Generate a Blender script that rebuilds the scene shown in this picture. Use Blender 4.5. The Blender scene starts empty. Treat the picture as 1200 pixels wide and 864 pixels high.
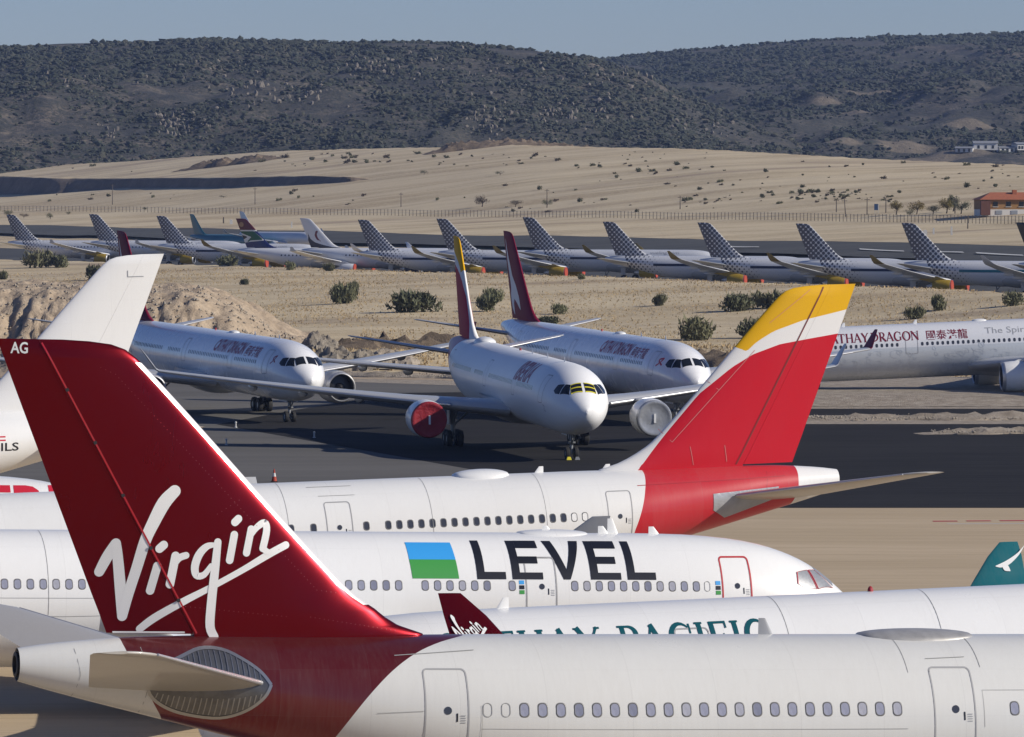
import bpy, bmesh, math, random
import numpy as np
from mathutils import Vector, Matrix, noise
R = math.radians
sc = bpy.context.scene
col = sc.collection
random.seed(7)

# ------------------------------------------------------------------ camera, sky, sun, exposure
CAM_H, FPX, HORIZON = 21.6, 6667.0, 221.0            # metres, focal length in 1200-wide pixels, horizon row
cam_d = bpy.data.cameras.new('camera'); cam = bpy.data.objects.new('camera', cam_d); col.objects.link(cam)
cam_d.lens = 36.0 * FPX / 1200; cam_d.sensor_width = 36; cam_d.clip_start = 1; cam_d.clip_end = 30000
PITCH = math.atan((432 - HORIZON) / FPX)
cam.location = (0, 0, CAM_H); cam.rotation_euler = (math.pi / 2 - PITCH, 0, 0)
sc.camera = cam
SUN_EL, SUN_AZ = R(27), R(-13)                        # azimuth measured from +X (right), negative = towards the camera
wd = bpy.data.worlds.new('World'); sc.world = wd; wd.use_nodes = True
wn = wd.node_tree; bg = wn.nodes['Background']
sky = wn.nodes.new('ShaderNodeTexSky'); sky.sky_type = 'NISHITA'; sky.sun_disc = False
sky.sun_elevation = SUN_EL; sky.sun_rotation = math.pi / 2 - SUN_AZ
sky.altitude = 900; sky.air_density = 1.0; sky.dust_density = 0.3; sky.ozone_density = 2.6
tint = wn.nodes.new('ShaderNodeMix'); tint.data_type = 'RGBA'; tint.blend_type = 'MULTIPLY'; tint.inputs[0].default_value = 1.0
tint.inputs[7].default_value = (.87, .96, 1.36, 1)     # whole sky a little bluer
wn.links.new(sky.outputs[0], tint.inputs[6]); wn.links.new(tint.outputs[2], bg.inputs[0]); bg.inputs[1].default_value = 0.062
sun_d = bpy.data.lights.new('sun', 'SUN'); sun = bpy.data.objects.new('sun', sun_d); col.objects.link(sun)
sun_d.energy = 5.0; sun_d.angle = R(0.5); sun_d.color = (1.0, 0.93, 0.82)
sdir = Vector((math.cos(SUN_EL) * math.cos(SUN_AZ), math.cos(SUN_EL) * math.sin(SUN_AZ), math.sin(SUN_EL)))
sun.rotation_euler = sdir.to_track_quat('Z', 'Y').to_euler()
sc.view_settings.view_transform = 'Standard'; sc.view_settings.look = 'None'
sc.view_settings.exposure = 0.0; sc.view_settings.gamma = 1.0; sc.view_settings.use_curve_mapping = False
sc.cycles.max_bounces = 6; sc.cycles.diffuse_bounces = 4; sc.cycles.glossy_bounces = 3; sc.cycles.volume_bounces = 0
sc.cycles.use_denoising = True

# ------------------------------------------------------------------ small helpers
def tag(o, label=None, cat=None, group=None, kind=None):
    if label: o['label'] = label
    if cat: o['category'] = cat
    if group: o['group'] = group
    if kind: o['kind'] = kind
    return o

def link(name, me, mat=None, parent=None, smooth=None):
    o = bpy.data.objects.new(name, me); col.objects.link(o)
    if mat is not None:
        for m in (mat if isinstance(mat, (list, tuple)) else [mat]): me.materials.append(m)
    if parent: o.parent = parent
    if smooth is not None:
        me.polygons.foreach_set('use_smooth', [True] * len(me.polygons))
        if smooth < 180: me.set_sharp_from_angle(angle=R(smooth))
    return o

def mesh(name, v, f, mat=None, parent=None, smooth=None, mi=None):
    me = bpy.data.meshes.new(name); me.from_pydata([tuple(p) for p in v], [], f)
    o = link(name, me, mat, parent, smooth)
    if mi is not None: me.polygons.foreach_set('material_index', mi)
    me.update()
    return o

def empty(name, loc, yaw=0.0, pitch=0.0):
    o = bpy.data.objects.new(name, None); col.objects.link(o)
    o.location = loc; o.rotation_euler = (0, pitch, yaw); o.empty_display_size = 1
    return o

def dup(o, parent=None, name=None):
    c = o.copy(); col.objects.link(c); c.parent = parent
    if name: c.name = name
    for ch in list(o.children): dup(ch, c)
    return c

def add_attr(o, name, vals):
    at_ = o.data.attributes.new(name, 'FLOAT', 'POINT'); at_.data.foreach_set('value', np.asarray(vals, np.float32))

class MB:
    """collects boxes, tubes and lathes into one mesh"""
    def __init__(s): s.v = []; s.f = []; s.m = []
    def add(s, v, f, m=0):
        b = len(s.v); s.v += [tuple(p) for p in v]; s.f += [tuple(b + i for i in q) for q in f]; s.m += [m] * len(f)
    def box(s, c, d, rz=0.0, m=0, taper=1.0):
        cx, cy, cz = c; dx, dy, dz = d[0] / 2, d[1] / 2, d[2] / 2
        ca, sa = math.cos(rz), math.sin(rz); v = []
        for z in (-1, 1):
            k = taper if z > 0 else 1.0
            for x, y in ((-1, -1), (1, -1), (1, 1), (-1, 1)):
                X, Y = x * dx * k, y * dy * k
                v.append((cx + X * ca - Y * sa, cy + X * sa + Y * ca, cz + z * dz))
        s.add(v, [(3, 2, 1, 0), (4, 5, 6, 7), (0, 1, 5, 4), (1, 2, 6, 5), (2, 3, 7, 6), (3, 0, 4, 7)], m)
    def tube(s, pts, rad, n=8, m=0, cap=True):
        pts = [Vector(p) for p in pts]; rad = rad if isinstance(rad, (list, tuple)) else [rad] * len(pts)
        rings = []
        for i, p in enumerate(pts):
            d = (pts[min(i + 1, len(pts) - 1)] - pts[max(i - 1, 0)]).normalized()
            a = d.cross(Vector((0, 0, 1)) if abs(d.z) < .9 else Vector((1, 0, 0))).normalized(); b = d.cross(a)
            rings.append([p + (a * math.cos(2 * math.pi * k / n) + b * math.sin(2 * math.pi * k / n)) * rad[i] for k in range(n)])
        f = []
        for i in range(len(pts) - 1):
            for k in range(n): f.append((i * n + k, i * n + (k + 1) % n, (i + 1) * n + (k + 1) % n, (i + 1) * n + k))
        if cap: f.append(tuple(range(n - 1, -1, -1))); f.append(tuple(range((len(pts) - 1) * n, len(pts) * n)))
        s.add([q for r in rings for q in r], f, m)
    def lathe(s, prof, c, n=24, m=0, axis='x', ms=None):
        """prof: (offset along axis, radius); revolved round axis through c"""
        v = []
        for a, r in prof:
            for k in range(n):
                t = 2 * math.pi * k / n
                if axis == 'x': v.append((c[0] + a, c[1] + r * math.cos(t), c[2] + r * math.sin(t)))
                elif axis == 'y': v.append((c[0] + r * math.cos(t), c[1] + a, c[2] + r * math.sin(t)))
                else: v.append((c[0] + r * math.cos(t), c[1] + r * math.sin(t), c[2] + a))
        for i in range(len(prof) - 1):
            f = [(i * n + k, i * n + (k + 1) % n, (i + 1) * n + (k + 1) % n, (i + 1) * n + k) for k in range(n)]
            b = len(s.v) if i == 0 else b0
            if i == 0: b0 = b; s.v += v
            s.f += [tuple(b0 + q for q in g) for g in f]; s.m += [(ms[i] if ms else m)] * n
    def build(s, name, mat, parent=None, smooth=None):
        o = mesh(name, s.v, s.f, mat, parent, smooth, s.m if isinstance(mat, (list, tuple)) else None)
        return o

# ------------------------------------------------------------------ materials
def new_mat(name):
    m = bpy.data.materials.new(name); m.use_nodes = True
    nt = m.node_tree; return m, nt, nt.nodes['Principled BSDF']

def nd(nt, t, **kw):
    n = nt.nodes.new(t)
    for k, v in kw.items():
        if k in ('op',): n.operation = v
        else: setattr(n, k, v)
    return n

def mth(nt, op, a, b=None, c=None, clamp=False):
    n = nd(nt, 'ShaderNodeMath', op=op); n.use_clamp = clamp
    for i, x in enumerate((a, b, c)):
        if x is None: continue
        if isinstance(x, (int, float)): n.inputs[i].default_value = x
        else: nt.links.new(x, n.inputs[i])
    return n.outputs[0]

def mix(nt, fac, a, b):
    n = nd(nt, 'ShaderNodeMix', data_type='RGBA')
    for s, x in ((n.inputs[0], fac), (n.inputs[6], a), (n.inputs[7], b)):
        if isinstance(x, (int, float)): s.default_value = x
        elif isinstance(x, (tuple, list)): s.default_value = (*x[:3], 1)
        else: nt.links.new(x, s)
    return n.outputs[2]

def noise_tex(nt, scale, detail=4, rough=.55, coord='Object', stretch=None, dist=0.0):
    tc = nd(nt, 'ShaderNodeTexCoord'); out = tc.outputs[coord]
    if stretch:
        mp = nd(nt, 'ShaderNodeMapping'); mp.inputs['Scale'].default_value = stretch
        nt.links.new(out, mp.inputs[0]); out = mp.outputs[0]
    n = nd(nt, 'ShaderNodeTexNoise'); n.inputs['Scale'].default_value = scale
    n.inputs['Detail'].default_value = detail; n.inputs['Roughness'].default_value = rough
    n.inputs['Distortion'].default_value = dist
    nt.links.new(out, n.inputs['Vector']); return n.outputs['Fac']

def ramp(nt, fac, stops):
    n = nd(nt, 'ShaderNodeValToRGB'); e = n.color_ramp.elements
    while len(e) < len(stops): e.new(0.5)
    for x, (p, c) in zip(e, stops): x.position = p; x.color = (*c, 1)
    nt.links.new(fac, n.inputs[0]); return n.outputs[0]

def bump(nt, b, height, strength=.4, dist=.1):
    n = nd(nt, 'ShaderNodeBump'); n.inputs['Strength'].default_value = strength; n.inputs['Distance'].default_value = dist
    nt.links.new(height, n.inputs['Height']); nt.links.new(n.outputs[0], b.inputs['Normal'])

def simple(name, c, rough=.5, metal=0.0, var=0.0, vscale=3.0):
    m, nt, b = new_mat(name)
    b.inputs['Roughness'].default_value = rough; b.inputs['Metallic'].default_value = metal
    if var:
        f = noise_tex(nt, vscale, 5)
        nt.links.new(mix(nt, f, tuple(x * (1 - var) for x in c), tuple(min(1, x * (1 + var)) for x in c)), b.inputs['Base Color'])
    else: b.inputs['Base Color'].default_value = (*c, 1)
    return m

def paint(name, base, zones=(), rough=.28, metal=0.0, dirt=.10, coat=.3, zmetal=None, hull=False, spec=.5):
    """glossy aircraft paint; zones = (attribute, colour): where the mesh attribute is above zero that colour is sprayed"""
    m, nt, b = new_mat(name)
    c = base
    for a, zc in zones:
        at = nd(nt, 'ShaderNodeAttribute'); at.attribute_name = a
        f = mth(nt, 'MULTIPLY_ADD', at.outputs['Fac'], 120.0, 0.5, True)
        c = mix(nt, f, c, zc)
        if zmetal and a in zmetal:
            nt.links.new(mth(nt, 'MULTIPLY', f, zmetal[a]), b.inputs['Metallic'])
    f1 = noise_tex(nt, .35, 5, .6, stretch=(1, 1, .35)); f2 = noise_tex(nt, 3.0, 5, .6, stretch=(3.5, 1, .25))
    ff = mth(nt, 'MULTIPLY', mth(nt, 'ADD', mth(nt, 'MULTIPLY', f1, f2), -.12, clamp=True), dirt * 3.0, clamp=True)
    c = mix(nt, ff, c, (.33, .30, .26))
    b.inputs['Specular IOR Level'].default_value = spec
    if hull:      # skin panels: frame joints, lap joints, slight differences from panel to panel, oil-canning
        tc = nd(nt, 'ShaderNodeTexCoord'); sx = nd(nt, 'ShaderNodeSeparateXYZ'); nt.links.new(tc.outputs['Object'], sx.inputs[0])
        def line(v_, period, w_): return mth(nt, 'LESS_THAN', mth(nt, 'FRACT', mth(nt, 'DIVIDE', v_, period)), w_ / period)
        jl = mth(nt, 'MAXIMUM', line(sx.outputs['X'], 2.665, .022), mth(nt, 'MULTIPLY', line(sx.outputs['Z'], 1.37, .014), .7))
        c = mix(nt, mth(nt, 'MULTIPLY', jl, .12), c, (.22, .21, .20))
        wn_ = nd(nt, 'ShaderNodeTexWhiteNoise'); wn_.noise_dimensions = '2D'; cb = nd(nt, 'ShaderNodeCombineXYZ')
        nt.links.new(mth(nt, 'FLOOR', mth(nt, 'DIVIDE', sx.outputs['X'], 2.665)), cb.inputs[0]); nt.links.new(mth(nt, 'FLOOR', mth(nt, 'DIVIDE', sx.outputs['Z'], 1.37)), cb.inputs[1]); nt.links.new(cb.outputs[0], wn_.inputs[0])
        c = mix(nt, mth(nt, 'MULTIPLY', wn_.outputs[0], .06), c, (.50, .48, .44))
        f3 = noise_tex(nt, 1.1, 3, .5, stretch=(1.9, 1, .6)); bump(nt, b, f3, .05, .03)
        sk = noise_tex(nt, 2.2, 5, .65, stretch=(3.0, 1, .10)); c = mix(nt, ramp(nt, sk, [(.58, (0, 0, 0)), (.82, (.10, .10, .10))]), c, (.36, .33, .28))
    nt.links.new(c, b.inputs['Base Color'])
    nt.links.new(mth(nt, 'MULTIPLY_ADD', f1, .22, rough - .08), b.inputs['Roughness'])
    if metal: b.inputs['Metallic'].default_value = metal
    b.inputs['Coat Weight'].default_value = coat; b.inputs['Coat Roughness'].default_value = .08
    return m

M = {}
M['white'] = paint('white_paint', (.82, .82, .80), hull=True, dirt=.07)
M['silver'] = paint('silver_paint', (.62, .63, .65), rough=.3, metal=.1)
M['wing'] = paint('wing_grey_paint', (.44, .45, .46), rough=.34, dirt=.16)
M['stab'] = paint('stabilizer_paint', (.46, .44, .40), rough=.34, dirt=.22)
M['lead'] = simple('bare_metal', (.55, .55, .56), .42, .7, .12, 4)
M['glass'] = simple('cockpit_glass', (.012, .014, .018), .08)
M['pane'] = simple('cabin_window_blind', (.30, .31, .39), .12, 0, .15, 9)
M['pane_b'] = simple('cabin_window_blind_half', (.22, .23, .30), .12, 0, .15, 9); M['pane_c'] = simple('cabin_window_blind_pale', (.38, .385, .44), .15, 0, .15, 9)
M['pane_dark'] = simple('cabin_window_glass', (.05, .055, .07), .1)
M['wframe'] = simple('window_surround', (.16, .16, .16), .5)
M['seam'] = simple('panel_seam', (.30, .30, .29), .6)
M['seam2'] = simple('door_surround', (.36, .36, .36), .45)
M['seamred'] = simple('red_tape', (.45, .03, .035), .6)
M['tyre'] = simple('tyre_rubber', (.018, .018, .019), .8, 0, .3, 6)
M['strut'] = simple('gear_strut', (.24, .25, .26), .45, .3, .2, 6)
M['hub'] = simple('wheel_hub', (.42, .43, .44), .45, .4)
M['dark'] = simple('dark_duct', (.02, .021, .024), .6)
M['fan'] = simple('fan_blades', (.05, .05, .055), .4, .6)
M['redcover'] = simple('red_engine_cover', (.30, .010, .022), .6, 0, .25, 1.6)
def crease(m, k=.4):
    nt = m.node_tree; bump(nt, nt.nodes['Principled BSDF'], noise_tex(nt, 1.6, 5, .6, dist=1.0), k, .2)
crease(M['redcover'])
M['greycover'] = simple('silver_engine_cover', (.36, .37, .39), .3, .3, .35, 1.4)
crease(M['greycover'], .16)
M['orange'] = simple('orange_cover', (.36, .05, .025), .8)
M['yellow'] = simple('yellow_nacelle', (.38, .25, .02), .45, 0, .25, 3)
M['foil'] = simple('silver_foil', (.34, .35, .36), .4, .4, .35, 9)
M['tapeY'] = simple('yellow_tape', (.72, .62, .03), .5)
M['txt_white'] = simple('lettering_white', (.80, .80, .78), .35)
M['txt_black'] = simple('lettering_black', (.012, .013, .018), .35)
M['txt_maroon'] = simple('lettering_maroon', (.30, .012, .04), .4)
M['txt_dkred'] = simple('lettering_dark_red', (.17, .008, .022), .4)
M['txt_red'] = simple('lettering_red', (.56, .022, .04), .35)
M['txt_teal'] = simple('lettering_teal', (.006, .085, .105), .35)
M['txt_grey'] = simple('lettering_grey', (.30, .31, .33), .4)
M['txt_blue'] = simple('flag_blue', (.04, .33, .74), .4)
M['txt_green'] = simple('flag_green', (.05, .30, .06), .4)
M['teal'] = paint('teal_paint', (.006, .12, .14))
M['plate'] = simple('scuffed_metal_plate', (.17, .17, .17), .38, .75, .45, 2.5)
M['navy'] = simple('navy_paint', (.012, .014, .04), .4)

# ------------------------------------------------------------------ terrain heights
def lerp_tab(x, tab):
    xs = [t[0] for t in tab]; ys = [t[1] for t in tab]
    return float(np.interp(x, xs, ys))

def sstep(a, b, x):
    t = min(1, max(0, (x - a) / (b - a))); return t * t * (3 - 2 * t)

def d_row(X): return 1050 - 2.55 * max(-260, min(260, X))

CREST = [(-420, 24), (-240, 31), (-170, 33.5), (-90, 37), (0, 37.2), (60, 35), (110, 31), (150, 28.5), (260, 24)]
def ground_z(X, Y):
    v = Y - d_row(X)
    e = 672 + 10 * math.sin(X * .05) + 6 * math.sin(X * .13 + 1)      # where the apron level ends
    if X > 0: e -= min(60, X * .55)
    zb = lerp_tab(X, [(-130, 5.3), (-20, 6.5), (100, 6.9)])                # swell of the field in front of the back row
    z = 2.2 * sstep(e, e + 34, Y) + (zb - 2.2) * sstep(e + 30, max(e + 60, d_row(X) - 62), Y)
    if v > -48: z += (3.7 - z) * sstep(-48, -27, v)
    if v > 40:
        cz = lerp_tab(X, CREST)
        z = max(z, lerp_tab(v, [(40, 3.7), (250, 9.0), (500, 13.7), (760, 13.7 + (cz - 13.7) * .55), (1000, cz), (1120, cz - 3), (1400, cz - 16), (2000, 12), (9000, 8)]))
    if Y > e + 10:
        n = noise.noise(Vector((X * .02, Y * .012, 0))) * .55 + noise.noise(Vector((X * .07, Y * .035, 3))) * .22
        z += n * sstep(e + 10, e + 90, Y) * (1.0 - .85 * (sstep(-55, -30, v) - sstep(115, 200, v)) - .45 * sstep(200, 400, v))
    return z

def at(px, py, y0=150.0, y1=5000.0):
    """point of the terrain seen along the direction of one picture position"""
    tx = (px - 600) / FPX; tz = (HORIZON - py) / FPX
    a = y0
    step = 4.0
    Y = y0
    while Y < y1:
        if CAM_H + tz * Y < ground_z(tx * Y, Y): break
        Y += step
    return Vector((tx * Y, Y, ground_z(tx * Y, Y)))

# ------------------------------------------------------------------ ground materials
def mat_field():
    m, nt, b = new_mat('dry_grass_field')
    big = noise_tex(nt, .010, 5, .6, stretch=(1, .45, 1)); mid = noise_tex(nt, .06, 6, .65, stretch=(.5, 1, 1)); fine = noise_tex(nt, .9, 6, .7)
    c = ramp(nt, big, [(.30, (0.325, 0.230, 0.125)), (.46, (0.445, 0.343, 0.198)), (.6, (0.565, 0.455, 0.278)), (.75, (0.373, 0.281, 0.158))])
    c = mix(nt, ramp(nt, mid, [(.38, (0, 0, 0)), (.62, (.8, .8, .8))]), c, (0.301, 0.224, 0.125))
    st_ = noise_tex(nt, .03, 5, .6, stretch=(.22, 1.5, 1)); c = mix(nt, ramp(nt, st_, [(.44, (0, 0, 0)), (.58, (.6, .6, .6))]), c, (0.602, 0.499, 0.329))
    c = mix(nt, ramp(nt, fine, [(.42, (0, 0, 0)), (.62, (.55, .55, .55))]), c, (0.602, 0.499, 0.316))
    soil = ramp(nt, noise_tex(nt, .022, 6, .6, stretch=(.4, 1.2, 1)), [(.56, (0, 0, 0)), (.68, (.7, .7, .7))])
    c = mix(nt, soil, c, (0.265, 0.193, 0.125))
    nt.links.new(c, b.inputs['Base Color']); b.inputs['Roughness'].default_value = .95
    bump(nt, b, fine, .8, .25); return m

def mat_soil(name, c1, c2, c3, sc_=.35, bs=.9):
    m, nt, b = new_mat(name)
    f = noise_tex(nt, sc_, 7, .65); g = noise_tex(nt, sc_ * 7, 5, .7)
    c = ramp(nt, f, [(.3, c1), (.52, c2), (.72, c3)])
    c = mix(nt, ramp(nt, g, [(.45, (0, 0, 0)), (.7, (.6, .6, .6))]), c, c1)
    nt.links.new(c, b.inputs['Base Color']); b.inputs['Roughness'].default_value = .95
    bump(nt, b, g, bs, .3); return m

def mat_tarmac(name, c1, c2, patch):
    m, nt, b = new_mat(name)
    f = noise_tex(nt, .045, 6, .6, stretch=(.25, 1.6, 1)); g = noise_tex(nt, .6, 6, .7, stretch=(.15, 1.4, 1)); h = noise_tex(nt, 5, 4, .7)
    c = ramp(nt, f, [(.32, c1), (.66, c2)])
    c = mix(nt, ramp(nt, g, [(.42, (0, 0, 0)), (.66, (.55, .55, .55))]), c, patch)
    c = mix(nt, mth(nt, 'MULTIPLY', h, .2), c, c1)
    tc = nd(nt, 'ShaderNodeTexCoord'); sx = nd(nt, 'ShaderNodeSeparateXYZ'); nt.links.new(tc.outputs['Object'], sx.inputs[0])
    wob = mth(nt, 'MULTIPLY_ADD', noise_tex(nt, .05, 3), 1.2, sx.outputs['Y'])
    ln = mth(nt, 'LESS_THAN', mth(nt, 'FRACT', mth(nt, 'DIVIDE', wob, 6.1)), .035)
    c = mix(nt, mth(nt, 'MULTIPLY', ln, .5), c, tuple(x * .72 for x in c1))
    oil = ramp(nt, noise_tex(nt, .11, 5, .65, stretch=(.5, 1.2, 1), dist=.6), [(.64, (0, 0, 0)), (.72, (.45, .45, .45))]); c = mix(nt, oil, c, tuple(x * .6 for x in c1))
    nt.links.new(c, b.inputs['Base Color']); b.inputs['Roughness'].default_value = .9; b.inputs['Specular IOR Level'].default_value = .08
    bump(nt, b, h, .25, .02); return m

M['field'] = mat_field()
M['road'] = mat_soil('pale_track_soil', (.30, .225, .15), (.40, .31, .21), (.46, .37, .26), .12)
M['mound'] = mat_soil('sandy_spoil', (.29, .22, .15), (.44, .345, .24), (.55, .445, .32), .28)
M['rubble'] = mat_soil('grey_rubble', (.17, .14, .105), (.29, .25, .195), (.42, .37, .295), .9)
M['gravel'] = mat_soil('pale_gravel', (.24, .20, .15), (.38, .32, .25), (.50, .44, .36), .8)
M['clod'] = mat_soil('brown_clods', (.09, .065, .045), (.18, .135, .09), (.28, .21, .14), .7)
M['bank'] = mat_soil('dark_cut_soil', (.12, .092, .068), (.17, .132, .098), (.23, .18, .135), .12)
M['concrete'] = mat_tarmac('beige_concrete', (.44, .345, .225), (.54, .43, .295), (.38, .295, .19))
M['tar_old'] = mat_tarmac('worn_asphalt', (.105, .101, .094), (.145, .139, .130), (.175, .167, .155))
M['tar_new'] = mat_tarmac('fresh_asphalt', (.017, .0165, .017), (.028, .027, .027), (.043, .042, .041))
M['runway'] = mat_tarmac('runway_asphalt', (.065, .067, .068), (.095, .097, .095), (.12, .12, .115))

# ------------------------------------------------------------------ ground sheet (reaches the horizon)
def build_ground():
    ys = list(np.concatenate([[-200, 60, 250, 400, 520, 590, 610, 625], np.arange(632, 780, 3.5), np.arange(780, 1100, 9), np.arange(1100, 2700, 14), [2800, 3000, 3400, 4000, 5000, 7000, 10000, 16000]]))
    us = list(np.concatenate([[-3, -1.2, -.6, -.35, -.25, -.18, -.14], np.linspace(-.112, .112, 113), [.14, .18, .25, .35, .6, 1.2, 3]]))
    v = []; nx = len(us)
    for Y in ys:
        W = max(Y, 500)
        for u in us:
            X = u * W; v.append((X, Y, ground_z(X, Y)))
    f = [(j * nx + i, j * nx + i + 1, (j + 1) * nx + i + 1, (j + 1) * nx + i) for j in range(len(ys) - 1) for i in range(nx - 1)]
    tag(mesh('ground', v, f, M['field'], smooth=180), kind='structure')
build_ground()

def sheet(name, pts, z, mat, kind='structure'):
    return tag(mesh(name, [(x, y, z) for x, y in pts], [tuple(range(len(pts)))], mat), kind=kind)
sheet('concrete_apron', [(-600, -150), (600, -150), (600, 384), (-600, 384)], .02, M['concrete'])
sheet('asphalt_apron', [(-600, 384), (600, 384), (600, 520), (27, 521), (24, 548), (20, 585), (8, 610), (-30, 646), (-80, 652), (-600, 652)], .024, M['tar_old'])
sheet('gravel_ground', [(27.02, 521), (600, 520), (600, 640), (75, 604), (40, 622), (20, 640), (-30, 646.1), (8, 610.2), (20.04, 585.2), (24.04, 548)], .022, M['gravel'])
sheet('fresh_asphalt', [(-27, 520), (12, 384), (600, 384), (600, 519.6), (26.8, 520.6), (23.8, 548), (19.8, 584), (7, 606), (-12, 600), (-20, 560)], .034, M['tar_new'])
sheet('asphalt_strip', [(27.6, 541), (300, 545), (300, 556), (28, 557)], .034, M['tar_new'])

def strip_on_ground(name, v0, v1, mat, dz, x0=-330, x1=330, n=120, m=4):
    vs = []
    for j in range(m + 1):
        for i in range(n + 1):
            X = x0 + (x1 - x0) * i / n; Y = d_row(X) + v0 + (v1 - v0) * j / m
            vs.append((X, Y, ground_z(X, Y) + dz))
    f = [(j * (n + 1) + i, j * (n + 1) + i + 1, (j + 1) * (n + 1) + i + 1, (j + 1) * (n + 1) + i) for j in range(m) for i in range(n)]
    return tag(mesh(name, vs, f, mat, smooth=180), kind='structure')
strip_on_ground('runway', 208, 292, M['runway'], .75)
strip_on_ground('parking_taxiway', -24, 112, M['runway'], .30, m=8)
M['paint_white'] = simple('road_paint_white', (.55, .55, .53), .7)
M['paint_red'] = simple('road_paint_red', (.42, .05, .05), .7)
for k, (px0, px1) in enumerate(((1008, 1060), (1070, 1130), (1145, 1200), (840, 890))):
    vs = []
    for t in np.linspace(px0, px1, 9):
        u = (t - 600) / FPX; Y = (1050 + 236) / (1 + 2.55 * u); vs.append((u * Y, Y))
    vs = [(x, y, ground_z(x, y) + .95) for x, y in vs] + [(x, y + 4, ground_z(x, y + 4) + .95) for x, y in vs]
    tag(mesh('runway_marking', vs, [(i, i + 1, i + 10, i + 9) for i in range(8)], M['paint_white']), kind='structure')
for k in range(5):
    sheet('apron_marking', [(27.3 + k * 2.2, 368 + .3 * k), (28.9 + k * 2.2, 368.2 + .3 * k), (28.9 + k * 2.2, 369.2 + .3 * k), (27.3 + k * 2.2, 369 + .3 * k)], .03, M['paint_red'])
sheet('apron_stripe', [(28, 365.4), (46, 366.8), (46, 367.2), (28, 365.8)], .03, M['paint_white'])

# ------------------------------------------------------------------ earthworks
def height_mesh(name, x0, x1, y0, y1, nx, ny, fn, mat, kind=None, smooth=180):
    v = []; 
    for j in range(ny + 1):
        for i in range(nx + 1):
            X = x0 + (x1 - x0) * i / nx; Y = y0 + (y1 - y0) * j / ny
            v.append((X, Y, fn(X, Y)))
    f = [(j * (nx + 1) + i, j * (nx + 1) + i + 1, (j + 1) * (nx + 1) + i + 1, (j + 1) * (nx + 1) + i) for j in range(ny) for i in range(nx)]
    o = mesh(name, v, f, mat, smooth=smooth)
    return tag(o, kind=kind) if kind else o

def fbm(x, y, z=0, o=4): return noise.fractal(Vector((x, y, z)), .9, 2.1, o)

def mound_z(X, Y):
    edge = lerp_tab(X, [(-95, 9.7), (-50, 9.5), (-39, 9.0), (-34, 7.0), (-29.5, 4.2), (-24, 2.0), (-20, -.5)])
    fr = 668 + 5 * fbm(X * .08, 1)                                    # foot of the face
    t = sstep(fr - 4, fr + 30, Y)
    gul = abs(fbm(X * .30 + .12 * fbm(Y * .3, X * .1), Y * .05, 5)) 
    z = edge * t * (1 - .16 * (1 - t) * 2.2 * (1 - min(1, gul * 3.2)))
    z += fbm(X * .22, Y * .22, 9, 5) * .7 * t + fbm(X * .8, Y * .8, 2, 6) * .45 * t * (1.25 - t) + abs(fbm(X * .35, Y * .9, 12, 5)) * .7 * t * (1.1 - t) + fbm(X * 2.3, Y * 2.3, 6, 3) * .10 * t - max(0, .10 - abs(fbm(X * .16 + 3, Y * .10, 31, 4))) * 7 * t * (1.15 - t)
    z *= 1 - sstep(735, 765, Y) * .8
    return z - .2
tag(height_mesh('spoil_mound', -95, -18, 662, 770, 260, 170, mound_z, M['mound']), 'long sandy spoil mound behind the left parked jets', 'mound')

M['stone'] = simple('loose_stone', (.30, .26, .205), .9, 0, .3, 3)
def heap(name, label, c, rx, ry, h, seed, mat, cat='heap', group=None, n=34, yaw=0.0):
    v = []; rnd = random.Random(seed)
    for j in range(n + 1):
        for i in range(n + 1):
            u, w = 2 * i / n - 1, 2 * j / n - 1
            r = math.hypot(u, w) + .25 * fbm(u * 2 + seed, w * 2)
            z = max(0, 1 - r) ** .8
            x, y = u * rx, w * ry
            z = h * z + (fbm(x * 1.1 + seed * 3, y * 1.1, 1, 5) * .28 * h if z > 0 else 0) - .06 - (.3 if z <= 0 else 0)
            v.append((x, y, z))
    f = [(j * (n + 1) + i, j * (n + 1) + i + 1, (j + 1) * (n + 1) + i + 1, (j + 1) * (n + 1) + i) for j in range(n) for i in range(n)]
    o = mesh(name, v, f, mat, smooth=35); o.location = c; o.rotation_euler.z = yaw
    return tag(o, label, cat, group)
for k, (px, py, rx, h, lab) in enumerate((
        (352, 398, 4.2, 2.3, 'grey rubble heap right against the foot of the sandy mound'),
        (390, 400, 4.8, 2.6, 'tall grey rubble heap, second from the sandy mound'),
        (424, 396, 3.6, 1.9, 'low grey rubble heap between the tall heap and the brown bank'),
        (455, 398, 3.8, 1.7, 'pale rubble heap next to the tail of the nose-on airliner'),
        (372, 384, 3.0, 1.9, 'dark rubble heap highest and farthest behind the others'))):
    Y = 664 + 4 * k if k < 4 else 690
    X = (px - 600) / FPX * Y
    heap('rubble_heap', lab, (X, Y, ground_z(X, Y)), rx, 4.5, h, k * 7 + 3, M['rubble'] if k != 3 else M['gravel'], group='rubble heaps at the field edge')

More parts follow.
